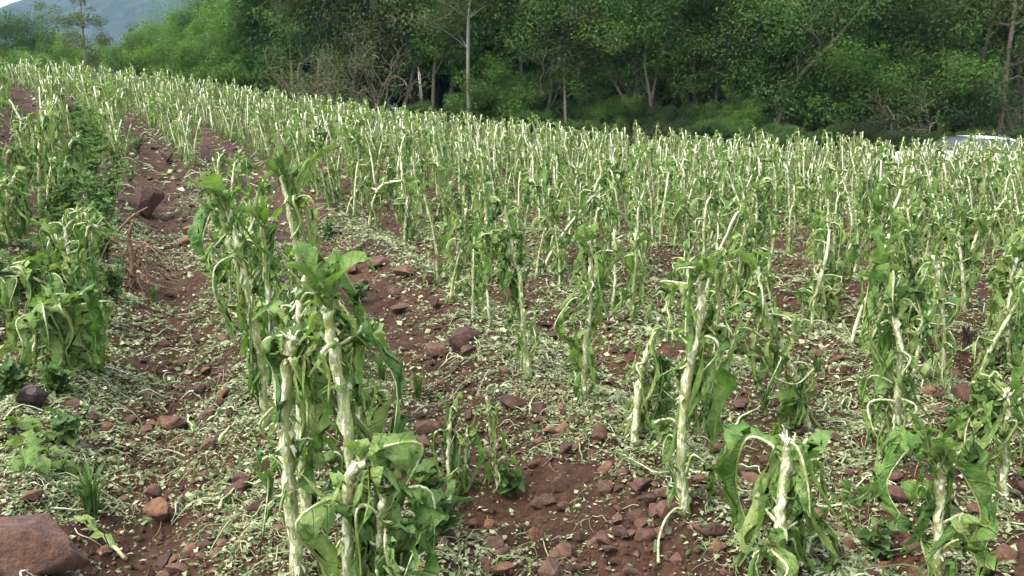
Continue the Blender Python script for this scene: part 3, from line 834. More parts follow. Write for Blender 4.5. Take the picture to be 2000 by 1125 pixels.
def copy_thing(root, loc, rz, sc, label, group):
    r = root.copy(); COL.objects.link(r); r.location = [float(q) for q in loc]; r.rotation_euler = (float(rr.normal() * .10), float(rr.normal() * .10), rz); r.scale = (sc,) * 3
    r['label'] = label; r['group'] = group
    for ch in root.children:
        c_ = ch.copy(); COL.objects.link(c_); c_.parent = r
        for g in ch.children:
            d = g.copy(); COL.objects.link(d); d.parent = c_
    return r

EXTRA = {   # hero index: (pixel path, stalk radius, blade half width, blade material)
 3: [([(450, 430), (425, 378), (400, 372), (388, 392)], .005, .017, 'young')],
 4: [([(572, 430), (590, 360), (618, 305), (662, 284)], .006, .034, 'young'), ([(565, 400), (545, 340), (548, 290)], .004, .03, 'young')],
 9: [([(1545, 862), (1562, 885), (1578, 950), (1582, 1010)], .009, .035, 'leaf'), ([(1560, 960), (1600, 988), (1645, 985)], .010, 0, None), ([(1645, 985), (1690, 965), (1712, 925)], .004, .03, 'young'), ([(1645, 985), (1652, 960), (1648, 935)], .003, .015, 'young'), ([(1645, 985), (1655, 1010), (1658, 1040)], .003, .018, 'young')],
 10: [([(1340, 925), (1352, 890), (1372, 898)], .009, 0, None), ([(1362, 700), (1385, 720), (1398, 800), (1392, 880)], .006, .06, 'leaf')],
 14: [([(1500, 665), (1450, 640), (1425, 690), (1418, 745)], .007, .02, 'leaf'), ([(1590, 720), (1555, 750), (1510, 735), (1490, 700)], .007, 0, None)],
 15: [([(1755, 800), (1745, 752), (1700, 735), (1680, 790)], .010, .06, 'leaf'), ([(1750, 885), (1735, 830), (1730, 800)], .007, 0, None), ([(1752, 885), (1768, 820), (1765, 790)], .007, 0, None)],
 16: [([(1835, 1000), (1815, 960), (1795, 950), (1790, 990)], .004, .045, 'young'), ([(1840, 1010), (1865, 1010), (1890, 1050), (1885, 1090)], .005, .05, 'young'), ([(1836, 930), (1815, 880), (1805, 830)], .004, .03, 'young')],
 17: [([(1965, 900), (1955, 845), (1925, 828), (1900, 850)], .010, .045, 'leaf'), ([(1968, 860), (1985, 835), (2000, 845)], .009, 0, None)],
 26: [([(-30, 540), (40, 540), (100, 530), (140, 570), (150, 640)], .013, .06, 'leaf'), ([(0, 560), (20, 620), (50, 690), (80, 730)], .008, .06, 'leaf')],
 28: [([(88, 500), (78, 450), (95, 440), (92, 420)], .005, .03, 'young')],
}
# named plants: base pixel, spine pixels going up, options, label
HERO = [
 # dense clump left of centre
 (dict(px=[(705, 1190), (690, 950), (668, 780), (645, 640), (640, 600)], r0=.034, r1=.022, leafy_=7, stubs=3, shoot=11, big=.5, flakes=40, drop=(.25, .5)), 'tall leaning tobacco plant with leafy tip, nearest in the clump left of centre'),
 (dict(px=[(582, 1130), (566, 950), (556, 800), (568, 690), (572, 655)], r0=.034, r1=.024, leafy_=5, stubs=7, shoot=0, big=.5, flakes=70, broken=6, side=2.5), 'thick white scarred stalk broken off at the top, left front of the clump'),
 (dict(px=[(600, 1010), (588, 800), (584, 640), (590, 560), (608, 533)], r0=.03, r1=.018, leafy_=6, stubs=4, shoot=2, big=.6, flakes=50, side=0), 'pale hooked stalk bending right at the top, inside the clump left of centre'),
 (dict(px=[(520, 840), (508, 700), (485, 580), (462, 470), (436, 395)], r0=.032, r1=.016, leafy_=9, stubs=4, shoot=9, big=.5, flakes=45, side=3.3), 'tobacco plant leaning left with drooping tip leaves, left side of the clump'),
 (dict(px=[(612, 760), (600, 600), (578, 480), (560, 390), (547, 330)], r0=.03, r1=.018, leafy_=7, stubs=3, shoot=12, big=.5, flakes=30, drop=(.25, .5)), 'tallest plant of the clump with upright bright tip leaves'),
 (dict(px=[(545, 800), (530, 640), (518, 520), (512, 430)], r0=.026, r1=.016, leafy_=8, stubs=3, shoot=5, big=.6, flakes=30), 'leafy plant half hidden in the middle of the clump'),
 (dict(px=[(685, 1210), (682, 1060), (676, 970), (690, 918), (715, 905)], r0=.028, r1=.02, leafy_=6, stubs=3, shoot=0, big=.9, flakes=40, drop=(.3, .5), side=0, shreds=4), 'short hooked stalk with big drooping leaves at the bottom edge, front of the clump'),
 (dict(px=[(735, 1220), (742, 1080), (745, 1000), (757, 945)], r0=.022, r1=.015, leafy_=8, stubs=2, shoot=0, big=.9, flakes=15, broken=3, drop=(.3, .5), side=-.4, shreds=4), 'green plant of hanging ribbed leaves at the bottom edge right of the hooked stalk'),
 (dict(px=[(705, 900), (702, 780), (688, 680), (680, 640), (700, 615)], r0=.02, r1=.012, leafy_=5, stubs=1, shoot=2, big=.9, flakes=10, drop=(.3, .5), side=0), 'curved green stalk with one long hanging leaf, right side of the clump'),
 # row right of the stony furrow
 (dict(px=[(1535, 1150), (1522, 1040), (1530, 950), (1540, 858)], r0=.03, r1=.026, leafy_=13, stubs=4, shoot=0, big=.7, flakes=25, broken=7, drop=(.3, .5), reach=(.06, .16)), 'stalk snapped at the top with a skirt of wilted leaves, bottom right'),
 (dict(px=[(1338, 1015), (1330, 900), (1338, 760), (1362, 650), (1370, 560), (1375, 530)], r0=.03, r1=.017, leafy_=8, stubs=9, shoot=6, big=.4, flakes=70, side=.3, width=(.02, .06)), 'tall white scarred stalk with green tip, front of the row right of centre'),
 (dict(px=[(1238, 875), (1245, 780), (1262, 700), (1280, 650)], r0=.028, r1=.02, leafy_=7, stubs=6, shoot=0, big=.5, flakes=40, broken=5, side=0), 'broken pale stalk leaning right, just left of the tall white scarred stalk'),
 (dict(px=[(1140, 790), (1143, 690), (1152, 600), (1155, 510), (1150, 470)], r0=.026, r1=.014, leafy_=10, stubs=6, shoot=8, big=.35, flakes=40), 'upright yellow green stalk with leafy top near the picture centre'),
 (dict(px=[(1035, 738), (1022, 650), (1017, 560), (1000, 470), (985, 400)], r0=.028, r1=.013, leafy_=10, stubs=7, shoot=4, big=.5, flakes=60, side=3.0), 'stalk bent left with white stripped middle, centre of the picture'),
 (dict(px=[(1582, 825), (1555, 740), (1515, 655), (1490, 590), (1480, 520)], r0=.03, r1=.015, leafy_=13, stubs=8, shoot=6, big=.55, flakes=60, side=3.2), 'stalk leaning hard left from its base with curling leaf ribs, right of centre'),
 (dict(px=[(1748, 905), (1752, 800), (1758, 680), (1740, 600), (1725, 520)], r0=.028, r1=.013, leafy_=10, stubs=8, shoot=8, big=.45, flakes=60), 'tall slim scarred stalk with upright tip leaves, right foreground'),
 (dict(px=[(1828, 1190), (1832, 1080), (1836, 960), (1838, 900)], r0=.026, r1=.018, leafy_=4, stubs=3, shoot=12, big=.8, flakes=25, side=0, drop=(.15, .3)), 'short plant with broad lobed fresh leaves at the bottom right'),
 (dict(px=[(1962, 965), (1962, 880), (1968, 800), (1972, 765)], r0=.027, r1=.02, leafy_=8, stubs=7, shoot=2, big=.5, flakes=45, broken=5, side=3.1), 'stubby pale stalk with arched leaf rib near the right edge'),
 (dict(px=[(1975, 720), (1968, 640), (1975, 560), (1985, 500)], r0=.026, r1=.015, leafy_=14, stubs=4, shoot=5, big=.6, flakes=20), 'dark leafy plant cut by the right edge, mid height'),
 (dict(px=[(888, 575), (892, 520), (896, 470), (900, 430)], r0=.026, r1=.02, leafy_=6, stubs=5, shoot=1, big=.4, flakes=40, broken=3), 'stout pale stalk beside the rock heap, centre left'),
 (dict(px=[(945, 560), (944, 500), (950, 440), (940, 300)], r0=.026, r1=.014, leafy_=9, stubs=5, shoot=5, big=.4, flakes=40), 'tall stalk with green leaf shreds right behind the stout pale stalk'),
 (dict(px=[(1100, 535), (1082, 470), (1064, 400), (1058, 350)], r0=.027, r1=.015, leafy_=8, stubs=6, shoot=4, big=.4, flakes=40, side=3.2), 'pale stalk leaning left behind the bent white stalk, centre'),
 (dict(px=[(790, 480), (792, 430), (796, 385)], r0=.028, r1=.02, leafy_=6, stubs=6, shoot=0, big=.5, flakes=30, broken=5), 'short broken pale stalk above the rock heap'),
 (dict(px=[(722, 445), (730, 390), (748, 362), (790, 352)], r0=.032, r1=.022, leafy_=7, stubs=4, shoot=3, big=.7, flakes=30, side=0), 'stalk bowed over to the right with leaves hanging below, left of centre'),
 (dict(px=[(708, 420), (704, 350), (698, 290), (694, 270)], r0=.028, r1=.017, leafy_=8, stubs=5, shoot=3, big=.5, flakes=30), 'upright scarred stalk left of the bowed stalk'),
 (dict(px=[(905, 410), (908, 350), (918, 300)], r0=.034, r1=.026, leafy_=8, stubs=5, shoot=0, big=.5, flakes=30, broken=6), 'thick cream coloured stalk with jagged top behind the stout pale stalk'),
 # left of the furrow
 (dict(px=[(-60, 640), (-30, 560), (15, 528), (70, 545), (105, 560)], r0=.03, r1=.018, leafy_=14, stubs=1, shoot=4, big=.9, flakes=10, drop=(.2, .4), width=(.05, .1), low=.3, reach=(.06, .22), side=-.6), 'plant bent flat to the right over a heap of broad green leaves, left edge'),
 (dict(px=[(60, 735), (70, 660), (85, 610), (130, 590)], r0=.02, r1=.014, leafy_=20, stubs=0, shoot=8, big=.95, flakes=5, drop=(.12, .3), width=(.05, .1), reach=(.08, .26), side=-.8), 'low heap of broad fresh green leaves, left edge beside the path furrow'),
 (dict(px=[(80, 560), (92, 520), (95, 480), (92, 455)], r0=.018, r1=.014, leafy_=3, stubs=2, shoot=9, big=.4, flakes=4), 'small plant with one upright yellow green leaf, left'),
 (dict(px=[(18, 480), (14, 420), (18, 370), (30, 345)], r0=.032, r1=.026, leafy_=13, stubs=2, shoot=0, big=.9, flakes=20, drop=(.25, .45), width=(.04, .08)), 'bowed stalk hung with big folded leaves, left edge below the stripped pair'),
 (dict(px=[(10, 400), (10, 330), (15, 300), (35, 285)], r0=.034, r1=.028, leafy_=11, stubs=3, shoot=0, big=.8, flakes=25, drop=(.25, .45)), 'pale bowed stalk with draped leaves at the left edge'),
 (dict(px=[(78, 400), (76, 320), (80, 260), (88, 232)], r0=.034, r1=.026, leafy_=10, stubs=5, shoot=0, big=.8, flakes=30, broken=4, drop=(.25, .5), side=0), 'stout pale stalk with a cape of leaves, taller of the pair at left'),
 (dict(px=[(92, 430), (95, 370), (100, 330), (108, 308)], r0=.032, r1=.024, leafy_=11, stubs=3, shoot=0, big=.7, flakes=25, drop=(.2, .4)), 'shorter draped stalk in front of the stout caped stalk at left'),
 (dict(px=[(128, 380), (126, 330), (135, 285), (155, 265)], r0=.03, r1=.022, leafy_=9, stubs=3, shoot=0, big=.6, flakes=25, drop=(.2, .4), side=0), 'stalk bent right like a hook beside the furrow, upper left'),
 # middle distance right
 (dict(px=[(1612, 625), (1606, 560), (1600, 500), (1594, 440)], r0=.026, r1=.014, leafy_=11, stubs=6, shoot=6, big=.4, flakes=30), 'upright leafy stalk above the bare earth patch, right half'),
 (dict(px=[(1475, 545), (1472, 480), (1478, 420), (1476, 370)], r0=.026, r1=.014, leafy_=10, stubs=6, shoot=6, big=.4, flakes=30), 'slim leafy stalk behind the hard leaning one, right of centre'),
 (dict(px=[(1720, 560), (1722, 500), (1722, 440), (1720, 380)], r0=.028, r1=.016, leafy_=11, stubs=6, shoot=8, big=.5, flakes=30), 'leafy topped stalk behind the tall slim scarred stalk'),
 (dict(px=[(1835, 680), (1812, 590), (1786, 520), (1778, 460)], r0=.028, r1=.014, leafy_=11, stubs=7, shoot=6, big=.5, flakes=40, side=3), 'stalk leaning left beside the dead straw clump, right side'),
 (dict(px=[(1885, 610), (1880, 540), (1874, 480), (1878, 420)], r0=.028, r1=.015, leafy_=11, stubs=6, shoot=5, big=.5, flakes=30), 'leafy stalk just beyond the dead straw clump, right side'),
 (dict(px=[(1950, 480), (1948, 430), (1938, 380), (1925, 340)], r0=.03, r1=.015, leafy_=9, stubs=7, shoot=3, big=.4, flakes=40), 'white stripped zigzag stalk near the right edge, far rows'),
 (dict(px=[(1340, 520), (1336, 450), (1330, 400)], r0=.026, r1=.016, leafy_=8, stubs=6, shoot=5, big=.4, flakes=30), 'pale slim stalk behind the low earth mound, right of centre'),
]
occ = []
def spine3d(px, rng):
    b_ = at(*px[0]); base = b_.copy()
    pts = [np.array([0, 0, -.02])]
    dz = 0
    for q, (x, y) in enumerate(px[1:]):
        dz += rng.uniform(-.03, .03)
        p = at_depth(x, y, base[1] + dz); pts.append(p - base)
    return base, np.array(pts)
for k, (o_, lab) in enumerate(HERO):
    o_ = dict(o_); px = o_.pop('px')
    base, sp = spine3d(px, np.random.default_rng(500 + k))
    pp = plant_parts(900 + k, sp, res=2, **o_)
    g = np.random.default_rng(1500 + k)
    for path, rad, bw, bm_ in EXTRA.get(k, []):
        dz, st_ = (g.uniform(.01, .04), .015) if bw >= .045 else (g.uniform(-.05, -.01), -.02)
        rad *= .75
        P = smooth_path([at_depth(*q, base[1] + dz + st_ * i_) - base for i_, q in enumerate(path)], 18)
        rib = MB(); add_tube(rib, P, np.linspace(rad, rad * .4, 18) * g.uniform(.85, 1.15, 18), 6, 0, .2, g)
        if bw:
            S = np.cross(unit(np.gradient(P, axis=0)), np.array([.25, -1, .35])) + g.normal(size=3) * .15
            bl = MB(); blade(bl, P[2:], S[2:], bw * np.sin(np.linspace(.3, 3.0, 16)), g, .28, g.uniform(.1, .7), .012, .1, 5)
            pp.append(('leaf' if bm_ == 'leaf' else 'young_leaf', bl, [bm_], rib))
        else: pp.append(('leaf_stalk', rib, ['rib', 'leaf'], None))
    link_plant(pp, base, lab)
    occ.append((base[0], base[1]))

# the rows beyond: every plant its own object, nearest 300 in all, the rest one mass
rr = np.random.default_rng(41)
def rand_spine(rng, h):
    a = rng.uniform(0, 6.28); ln = abs(rng.normal()) * .19 * h; o = np.array([math.cos(a), math.sin(a), 0])
    a2 = a + rng.normal() * 1.2; o2 = np.array([math.cos(a2), math.sin(a2), 0])
    pts = [np.array([0, 0, -.02]), o * ln * .2 + [0, 0, h * .35], o * ln * .7 + [0, 0, h * .7], o * ln + o2 * .05 * h + [0, 0, h]]
    if rng.random() < .3: pts.append(pts[-1] + o2 * .10 * h + [0, 0, -.02 * h])
    return np.array(pts)
LOOKS = [  # (leafy, stubs, shoot, big, broken, height)
    (9, 6, 6, .35, 0, .88), (10, 7, 0, .45, 5, .66), (11, 5, 8, .4, 0, .84), (7, 9, 3, .25, 0, .78), (13, 5, 6, .5, 0, .76), (8, 8, 0, .35, 4, .72),
    (10, 6, 9, .35, 0, .92), (9, 6, 2, .55, 0, .64), (12, 6, 5, .4, 0, .80), (7, 8, 5, .3, 0, .86), (11, 6, 0, .6, 3, .60), (9, 7, 7, .3, 0, .82)]
LWORD = ['tall scarred', 'snapped', 'leafy topped', 'nearly bare', 'dark leafy', 'broken topped', 'bright tipped', 'bowed', 'ragged', 'slim', 'stubby draped', 'scarred leafy']
spots = []
for v in ROWS:
    u = -4 + rr.uniform(0, .4)
    while u < 42:
        vv = v + rr.normal() * .07; x, y = xy_of(u, vv - float(bend(u)))
        u += rr.uniform(.21, .36)
        if y < 3.2 or y > edge_y(x) - .6: continue
        az = math.atan2(x, y)
        if abs(az) > R(34): continue
        d = math.hypot(x, y)
        if any((x - a) ** 2 + (y - b_) ** 2 < .30 ** 2 for a, b_ in occ): continue
        if d < (4.5 if v > 2.3 else 5.2): continue
        zz = H(x, y)
        qx, qy = pix((x, y, zz))
        if 185 < qx < 430 and qy > 335: continue               # the open path furrow at left
        if 600 < qx < 830 and 440 < qy < 700: continue         # rock heap
        if d < 6.5 and rr.random() < .15: continue
        spots.append((d, x, y, zz))
spots.sort()
print('tobacco spots', len(spots))
N_IND = 300 - len(HERO); N_PART = 95
PPARTS = []; PMERGE = []
for q, (lf, st, sh, bg_, br, hh) in enumerate(LOOKS):
    g = np.random.default_rng(2000 + q)
    PPARTS.append(plant_parts(3000 + q, rand_spine(g, hh), .027, .016, 1, lf, st, min(sh, 6), bg_, 18, br))
    PMERGE.append(merge(plant_parts(3500 + q, rand_spine(g, hh), .029, .018, 1, lf, st + 1, min(sh, 4), bg_, 10, br)).mesh('stalk_and_leaves', ['stem', 'fibre', 'leaf', 'rib', 'young']))
def zone(x, y):
    px, _ = pix((x, y, H(x, y)))
    d = math.hypot(x, y)
    s = 'at far left' if px < 330 else 'left of centre' if px < 760 else 'in the middle' if px < 1240 else 'right of centre' if px < 1650 else 'at far right'
    return s, ('in the nearer rows' if d < 9 else 'in the middle rows' if d < 12.5 else 'in the farther rows')
roots = {}
first = {}
for k, (d, x, y, zz) in enumerate(spots[:N_IND]):
    q = int(rr.integers(0, len(LOOKS))); rz = rr.normal() * .5; sc = rr.choice([rr.uniform(.6, .85), rr.uniform(.85, 1.12), rr.uniform(.9, 1.15)]) * (.86 if d < 11 else .93)
    s, dd = zone(x, y)
    if s == 'at far left' and d < 11: q = int(rr.choice([4, 10, 7, 10, 2])); sc *= .9
    lab = f'{LWORD[q]} tobacco plant {dd} {s} of the field' if s != 'in the middle' else f'{LWORD[q]} tobacco plant {dd} in mid field'
    if d < 8.5: lab = f'{LWORD[q]} tobacco plant just behind the foreground stalks, ' + ('mid field' if s == 'in the middle' else s[3:] if s.startswith('at') else s)
    grp = f'{LWORD[q]} plants {dd} {s}'
    if k < N_PART:
        if q not in roots: roots[q] = link_plant(PPARTS[q], (x, y, zz), lab, grp, rz=rz, sc=sc)
        else: copy_thing(roots[q], (x, y, zz), rz, sc, lab, grp)
    else:
        o = link('tobacco_plant', PMERGE[q], None, (x, y, zz), label=lab, category='plant', group=grp); o.rotation_euler = (rr.normal() * .08, rr.normal() * .08, rz); o.scale = (sc,) * 3
FARP = []
for q in range(16):
    lf, st, sh, bg_, br, hh = LOOKS[q % 12]
    g = np.random.default_rng(4000 + q)
    FARP.append(merge(plant_parts(4500 + q, rand_spine(g, hh), .032, .021, 0, lf, st + 1, min(sh, 3), bg_, 3, min(br, 3), width=(.022, .065))))
fb = MB()
for d, x, y, zz in spots[N_IND:]:
    p = FARP[int(rr.integers(0, 16))]; a = rr.normal() * .5; s = rr.choice([rr.uniform(.6, .85), rr.uniform(.82, 1.1), rr.uniform(.9, 1.18)])
    c_, s_ = math.cos(a) * s, math.sin(a) * s
    V = np.concatenate(p.v); V = V + V[:, 2:3] * np.array([rr.normal() * .10, rr.normal() * .10, 0]); V = np.stack([V[:, 0] * c_ - V[:, 1] * s_ + x, V[:, 0] * s_ + V[:, 1] * c_ + y, V[:, 2] * s + zz], 1)
    f = np.concatenate(p.f); g = f.copy(); t = f[:, 3] < 0; g[t, 3] = -1 - 10**7 - fb.n
    fb.add(V, g, np.concatenate(p.m), np.concatenate(p.uv))
link('far_tobacco_plants', fb.mesh('far_tobacco_plants', ['stem', 'fibre', 'leaf', 'rib', 'young']), kind='stuff', label='crowded pale hail stripped tobacco stalks in the far rows', category='plants')
print('far tris', fb.n)

# ------------------------------------------------------------------ stones
def rock_mesh(seed, sub=0, npts=16, bev=.06):
    rng = np.random.default_rng(seed)
    bm = bmesh.new()
    sc = np.array([1, rng.uniform(.65, .95), rng.uniform(.45, .8)])
    for p in unit(rng.normal(size=(npts, 3))) * sc * rng.uniform(.85, 1.1, (npts, 1)): bm.verts.new(p)
    bmesh.ops.convex_hull(bm, input=bm.verts[:], use_existing_faces=False)
    bmesh.ops.delete(bm, geom=[v for v in bm.verts if not v.link_faces], context='VERTS')
    bmesh.ops.dissolve_limit(bm, angle_limit=R(14), verts=bm.verts[:], edges=bm.edges[:])
    bmesh.ops.bevel(bm, geom=bm.edges[:], offset=bev, segments=2, affect='EDGES', profile=.6, clamp_overlap=True)
    bmesh.ops.triangulate(bm, faces=bm.faces[:])
    if sub:
        bmesh.ops.subdivide_edges(bm, edges=bm.edges[:], cuts=sub, use_grid_fill=True)
    C = np.array([v.co for v in bm.verts]); k = 3
    f = fbm(C[:, 0] * k + C[:, 2] * 2 + seed, C[:, 1] * k + C[:, 2] * 2.7, 3, seed) * .12
    if sub: f = fbm(C[:, 0] * 2.2 + C[:, 2] * 1.5 + seed, C[:, 1] * 2.2 + C[:, 2] * 1.9, 5, seed) * .26 - .05 * np.abs(fbm(C[:, 0] * 5 + C[:, 2] * 4, C[:, 1] * 5 - C[:, 2] * 3, 3, seed + 3))
    for v, q in zip(bm.verts, f): v.co *= 1 + q
    me = bpy.data.meshes.new('rock'); bm.to_mesh(me); bm.free()
    me.materials.append(M['rock'])
    for p in me.polygons: p.use_smooth = True
    try: me.set_sharp_from_angle(angle=R(38))
    except Exception: pass
    return me
ROCKS = [rock_mesh(60 + q, 0, 12 + q % 7, .09 + .03 * (q % 3)) for q in range(14)]
BIGR = [rock_mesh(90 + q, 3, 14 + q, .1) for q in range(5)]
def put_rock(me, px, py, wpx, label, group=None, tilt=0, zs=1, sink=.16, name='rock', m=None, rng=random.Random(8)):
    p = at(px, py); d = math.hypot(p[0], p[1], p[2] - CAM_H)
    s = wpx / FPX * d / 2
    o = link(name, me, None, (p[0], p[1], p[2] + s * (.55 * zs - sink)), label=label, category='stone')
    o.scale = (s, s, s * zs); o.rotation_euler = (rng.uniform(-.25, .25), tilt, rng.uniform(0, 6.28))
    if group: o['group'] = group
    if m: o.material_slots[0].link = 'OBJECT'; o.material_slots[0].material = M[m]
    return o
b0 = put_rock(BIGR[0], 28, 1105, 255, 'large brown boulder cut off by the bottom left corner', zs=.75, name='boulder')
put_rock(BIGR[1], 296, 425, 80, 'upright brown boulder standing in the path furrow beside the dry roots', zs=1.25, sink=.05, name='boulder')
put_rock(BIGR[2], 70, 808, 62, 'dark purplish stone leaning up at the left edge', zs=1.3, tilt=.4, sink=.1, m='dark_rock')
put_rock(BIGR[3], 318, 1025, 66, 'rounded brown stone among leaf scraps in the path furrow, bottom left')
put_rock(BIGR[4], 340, 840, 66, 'flat pinkish stone with a pale stalk against it in the path furrow', zs=.8)
NAMED = [
 (140, 800, 46, 'reddish stone right of the dark purplish stone'), (118, 838, 38, 'small round stone below the dark purplish stone'), (250, 808, 36, 'pointed stone in the path furrow left of the flat pinkish stone'),
 (390, 765, 38, 'stone on the ridge side above the flat pinkish stone'), (437, 664, 34, 'reddish stone at the foot of the leafy clump'), (340, 660, 22, 'round pebble in the path furrow, uppermost of the cluster'),
 (322, 672, 24, 'small round stone in the path furrow cluster'), (362, 700, 34, 'flat square stone in the path furrow'), (295, 958, 44, 'flat red stone in the leaf scraps, bottom left'),
 (64, 975, 40, 'red stone above the large boulder'), (240, 960, 30, 'small red stone beside the flat red stone'), (465, 940, 60, 'long brown stone buried in the ridge left of the broken scarred stalk'),
 (505, 995, 44, 'red stone leaning on the ridge below the long brown stone'), (470, 920, 40, 'reddish stone on top of the long brown stone'),
 (375, 450, 46, 'brown stone beside the upright boulder'), (360, 470, 40, 'stone lying below the upright boulder'), (400, 485, 40, 'rough stone on the furrow side below the upright boulder'),
 (330, 312, 36, 'orange brown stone high in the path furrow'), (640, 338, 30, 'red stone between the clump and the upright stalk'), (655, 380, 30, 'red stone behind the tallest clump plant'),
 (760, 342, 30, 'dark red stone among far stalks left of centre'), (742, 512, 56, 'largest angular stone of the rock heap'), (690, 505, 42, 'flat stone at the left of the rock heap'),
 (790, 530, 50, 'rounded orange stone of the rock heap'), (830, 545, 48, 'dark split stone of the rock heap'), (770, 568, 34, 'stone below the rounded orange one in the rock heap'),
 (705, 560, 46, 'flat slab below the rock heap'), (690, 530, 36, 'small stone at the lower left of the rock heap'), (785, 606, 54, 'reddish slab in front of the rock heap'),
 (850, 600, 40, 'stone right of the reddish slab'), (852, 685, 56, 'tilted reddish stone, left of a touching pair'), (905, 665, 80, 'long reddish stone, right of a touching pair'),
 (915, 695, 44, 'brown stone under the touching pair'), (840, 430, 46, 'long pinkish stone behind the rock heap'),
 (836, 830, 66, 'wide stone under a stick right of the clump'), (800, 880, 80, 'large flat stone sunk in soil right of the clump'), (825, 868, 44, 'orange stone on the large flat stone'),
 (1000, 790, 62, 'rounded brown stone on the ridge below centre'), (1052, 800, 34, 'small angular stone right of the rounded brown stone'), (1100, 795, 32, 'small stone at the foot of the upright yellow green stalk'),
 (1072, 838, 48, 'angular stone in the group below the rounded brown stone'), (1102, 832, 42, 'squarish stone in the group below the rounded brown stone'), (1168, 858, 44, 'round stone at the right of the group below centre'), (1108, 880, 44, 'lowest stone of the group below centre'),
 (1096, 942, 50, 'isolated oval stone in the bare furrow'), (1100, 980, 40, 'round orange brown stone in the bare furrow'), (1050, 980, 34, 'small stone left of the round orange brown stone'),
 (1180, 960, 48, 'greyish stone at the edge of the leaf scraps, bottom centre'), (1215, 940, 38, 'dark stone tucked under leaf scraps, bottom centre'),
 (1210, 1022, 40, 'left stone of the pile at bottom centre'), (1245, 1025, 46, 'middle stone of the pile at bottom centre'), (1280, 1018, 52, 'pale topped stone of the pile at bottom centre'), (1265, 995, 46, 'uppermost stone of the pile at bottom centre'),
 (1258, 1065, 50, 'lower stone of the pile at bottom centre'), (1295, 1050, 46, 'right stone of the pile at bottom centre'), (1208, 1058, 34, 'small broken stone left of the pile'),
 (1046, 1052, 42, 'orange stone near the bottom edge, centre'), (1098, 1082, 66, 'broad brown stone near the bottom edge, centre'), (965, 1062, 54, 'orange topped stone near the bottom edge'),
 (980, 1085, 40, 'stone below the orange topped stone'), (985, 1115, 60, 'broad stone cut by the bottom edge'), (925, 1010, 36, 'brown stone left of a pair, bottom centre'), (955, 1018, 36, 'brown stone right of a pair, bottom centre'),
 (1448, 785, 42, 'round red stone between leaning and scarred stalks'), (1565, 838, 34, 'small reddish stone at the foot of the hard leaning stalk'),
 (1395, 1060, 50, 'stone half hidden left of the snapped stalk'), (1745, 968, 60, 'brown clod like stone in bare soil, bottom right'), (1745, 920, 50, 'stones at the foot of the tall slim scarred stalk'),
 (1770, 1078, 52, 'reddish stone near the bottom right edge'), (1640, 1035, 44, 'stone beside the snapped stalk at bottom right'), (1650, 1075, 36, 'small stone below the one beside the snapped stalk'),
 (1915, 990, 60, 'red stone under the stubby pale stalk'), (1965, 1075, 50, 'stone in the bottom right corner'), (1890, 770, 64, 'reddish rock in leaf scraps, right side'), (1925, 795, 48, 'reddish rock right of the one in leaf scraps'),
 (1815, 760, 34, 'small red stone by curled leaf ribs, right side'), (1935, 705, 44, 'dark red clod at the right edge'), (1880, 810, 34, 'small stone below the reddish rock, right side'),
 (1640, 700, 30, 'small stone in bare earth, right half'), (1600, 690, 28, 'pebble in bare earth left of the small stone, right half'),
]
rg = random.Random(12)
for x, y, w, lab in NAMED: put_rock(rg.choice(ROCKS), x, y + w * .15, w, lab, zs=rg.uniform(.8, 1.1))
# loose small stones over the bare furrows
NPOS = [(at(q[0], q[1]), q[3]) for q in NAMED]
def near_named(x, y):
    lab = min(NPOS, key=lambda t: (t[0][0] - x) ** 2 + (t[0][1] - y) ** 2)[1]
    return ' '.join(lab.split()[:10])
rk = np.random.default_rng(9)
nt_ = 40000
d = np.where(rk.random(nt_) < .7, rk.uniform(2.4, 27, nt_), rk.uniform(2.4, 6, nt_)); a = rk.uniform(-R(33), R(33), nt_)
x, y = d * np.sin(a), d * np.cos(a)
u, v = uv_of(x, y); v = v + bend(u)
pz = .15 + .85 * sstep(.25, .6, row_dist(x, y))
pz = np.where(((v > -.5) & (v < .15)) | ((v > 1.0) & (v < 1.6)) | ((v > -2.5) & (v < -1.9)), np.minimum(1, pz + .5), pz)
pz = pz * (sstep(.35, .6, vnoise(x * 1.3, y * 1.3, 71)) + .12)
keep = np.nonzero(rk.random(nt_) < pz)[0][:3600]
sz = np.minimum(.008 + rk.exponential(.010, nt_), .06) * (1 + d * .03)
smallr = [(sz[k] / d[k], sz[k], x[k], y[k]) for k in keep]
smallr.sort(reverse=True)
for k, (_, s, x, y) in enumerate(smallr[:210]):
    o = link('stone', ROCKS[int(rk.integers(0, 14))], None, (x, y, H(x, y) + s * .25), category='stone',
             label='small loose stone nearest to the ' + near_named(x, y), group='loose stones by the ' + near_named(x, y))
    o.scale = (s, s * rk.uniform(.8, 1.1), s * rk.uniform(.7, 1)); o.rotation_euler = (rk.uniform(-.5, .5), rk.uniform(-.5, .5), rk.uniform(0, 6.28))
